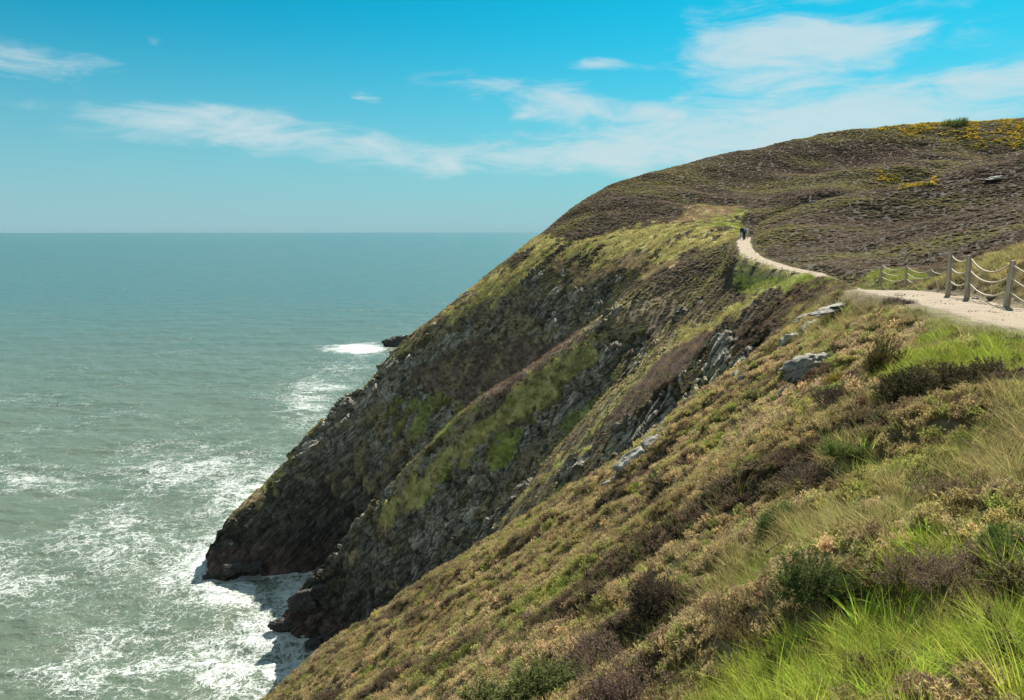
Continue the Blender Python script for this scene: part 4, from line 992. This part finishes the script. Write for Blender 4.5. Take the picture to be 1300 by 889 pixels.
# ------------------------------------------------------------------ walkers on the far path
def skin(name, verts, edges, radii, m, parent, sub=2):
    me = bpy.data.meshes.new(name); me.from_pydata([tuple(v) for v in verts], edges, []); o = bpy.data.objects.new(name, me); COL.objects.link(o)
    o.modifiers.new('skin', 'SKIN'); 
    for i, r in enumerate(radii):
        s = me.skin_vertices[0].data[i]; s.radius = r if isinstance(r, tuple) else (r, r)
    me.skin_vertices[0].data[0].use_root = True
    sb = o.modifiers.new('sub', 'SUBSURF'); sb.levels = sb.render_levels = sub
    dg = bpy.context.evaluated_depsgraph_get(); ev = bpy.data.meshes.new_from_object(o.evaluated_get(dg)); bpy.data.objects.remove(o)
    ev.name = name; ev.materials.clear(); ev.materials.append(m); ev.polygons.foreach_set('use_smooth', [True] * len(ev.polygons))
    r = obj(name, ev, None, parent); return r
def person(x, y, z, face, step, colours, label, hat=None, pack=False):
    skinm, top, low, hair = colours
    def J(st):                                      # joints of a walking figure 1.72 m tall; feet at z = 0
        k = st
        return dict(pel=(0,0,.93), bel=(0,.0,1.08), che=(0,.01,1.30), nek=(0,.0,1.46), hd0=(0,.015,1.53), hd1=(0,.02,1.63), hd2=(0,.01,1.70),
            hL=(-.10,0,.90), kL=(-.105,.10*k,.50), aL=(-.105,.17*k-.05,.085), tL=(-.11,.17*k+.09,.035),
            hR=(.10,0,.90), kR=(.105,-.04*k,.49), aR=(.105,-.24*k,.105), tR=(.11,-.24*k+.13,.035),
            sL=(-.17,0,1.41), eL=(-.225,-.08*k,1.14), wL=(-.21,-.06*k+.06,.90), fL=(-.20,-.05*k+.10,.80),
            sR=(.17,0,1.41), eR=(.225,.09*k,1.14), wR=(.21,.20*k,.92), fR=(.20,.23*k,.82))
    j = J(step); ids = list(j); ix = {n: i for i, n in enumerate(ids)}
    ed = [('pel','bel'),('bel','che'),('che','nek'),('nek','hd0'),('hd0','hd1'),('hd1','hd2'),('pel','hL'),('hL','kL'),('kL','aL'),('aL','tL'),('pel','hR'),('hR','kR'),('kR','aR'),('aR','tR'),
          ('che','sL'),('sL','eL'),('eL','wL'),('wL','fL'),('che','sR'),('sR','eR'),('eR','wR'),('wR','fR')]
    rd = dict(pel=(.15,.10), bel=(.135,.095), che=(.16,.11), nek=.055, hd0=(.06,.07), hd1=(.078,.095), hd2=(.055,.07), hL=.085, kL=.058, aL=.042, tL=(.04,.03), hR=.085, kR=.058, aR=.042, tR=(.04,.03),
              sL=.06, eL=.042, wL=.03, fL=(.035,.018), sR=.06, eR=.042, wR=.03, fR=(.035,.018))
    body = skin('person', [j[n] for n in ids], [(ix[a], ix[b]) for a, b in ed], [rd[n] for n in ids], skinm, None)
    body.location = (x, y, z); body.rotation_euler = (0, 0, face); tag(body, label, 'person', None)
    def sub(name, names, grow, m, extra=None, lv=2):
        k = {n: i for i, n in enumerate(names)}; e = [(k[a], k[b]) for a, b in ed if a in k and b in k]
        return skin(name, [j[n] for n in names], e, [tuple(q + grow for q in (rd[n] if isinstance(rd[n], tuple) else (rd[n], rd[n]))) for n in names], m, body, lv)
    sub('jacket', ['bel','pel','che','nek','sL','eL','wL','sR','eR','wR'], .022, top)
    sub('trousers', ['pel','hL','kL','aL','hR','kR','aR'], .022, low)
    sub('shoe', ['aL', 'tL'], .016, M['shoe'], lv=1); sub('shoe', ['aR', 'tR'], .016, M['shoe'], lv=1)
    sub('hair' if hat is None else 'hat', ['hd1', 'hd2'], .014, hair if hat is None else hat)
    if pack:
        skin('rucksack', [(0, -.16, 1.12), (0, -.17, 1.28), (0, -.15, 1.42)], [(0, 1), (1, 2)], [(.14, .09), (.15, .10), (.11, .07)], pack, body)
    return body
M['shoe'] = m_plain('dark_shoe', (.03, .028, .026)); skm = m_plain('skin', (.52, .34, .25)); navy = m_plain('navy_cloth', (.014, .016, .028)); grey = m_plain('grey_denim', (.30, .33, .36))
blackc = m_plain('black_cloth', (.012, .012, .016)); white = m_plain('white_cloth', (.70, .70, .69)); pale = m_plain('pale_cloth', (.55, .53, .50)); darkh = m_plain('dark_hair', (.025, .018, .014)); bluec = m_plain('blue_grey_cloth', (.22, .26, .34))
def walker(px, Y, **k):
    a, _ = pix(px, 303); x = a * Y; d = np.hypot(PATHS[:, 0] - x, PATHS[:, 1] - Y).argmin(); return person(x, Y, PATHS[d, 2] + EYE - .02, **k)
walker(941.2, 103.2, face=.10, step=1.0, colours=(skm, navy, grey, darkh), label='walker in a dark navy jacket and pale grey trousers', pack=None)
walker(944.6, 101.2, face=-.08, step=-1.0, colours=(skm, blackc, blackc, darkh), label='walker dressed all in black with a pale hat', hat=white, pack=bluec)
walker(947.6, 102.4, face=.05, step=.8, colours=(skm, white, pale, darkh), label='dark haired walker in white top and pale trousers')

# ------------------------------------------------------------------ sea haze
def haze():
    import bmesh
    bm = bmesh.new(); bmesh.ops.create_cube(bm, size=1.0); me = bpy.data.meshes.new('haze'); bm.to_mesh(me); bm.free()
    m = bpy.data.materials.new('sea_haze'); m.use_nodes = True; nt = m.node_tree; nt.nodes.clear()
    out = nd(nt, 'ShaderNodeOutputMaterial'); v = nd(nt, 'ShaderNodeVolumePrincipled'); v.inputs['Color'].default_value = (.22, .36, .42, 1); v.inputs['Density'].default_value = HAZE
    nt.links.new(v.outputs[0], out.inputs['Volume'])
    o = obj('haze', me, m); o.scale = (62000, 62000, 124); o.location = (0, 0, 62 - 14); tag(o, 'thin pale sea haze', kind='stuff')
HAZE = 0.000012
haze()
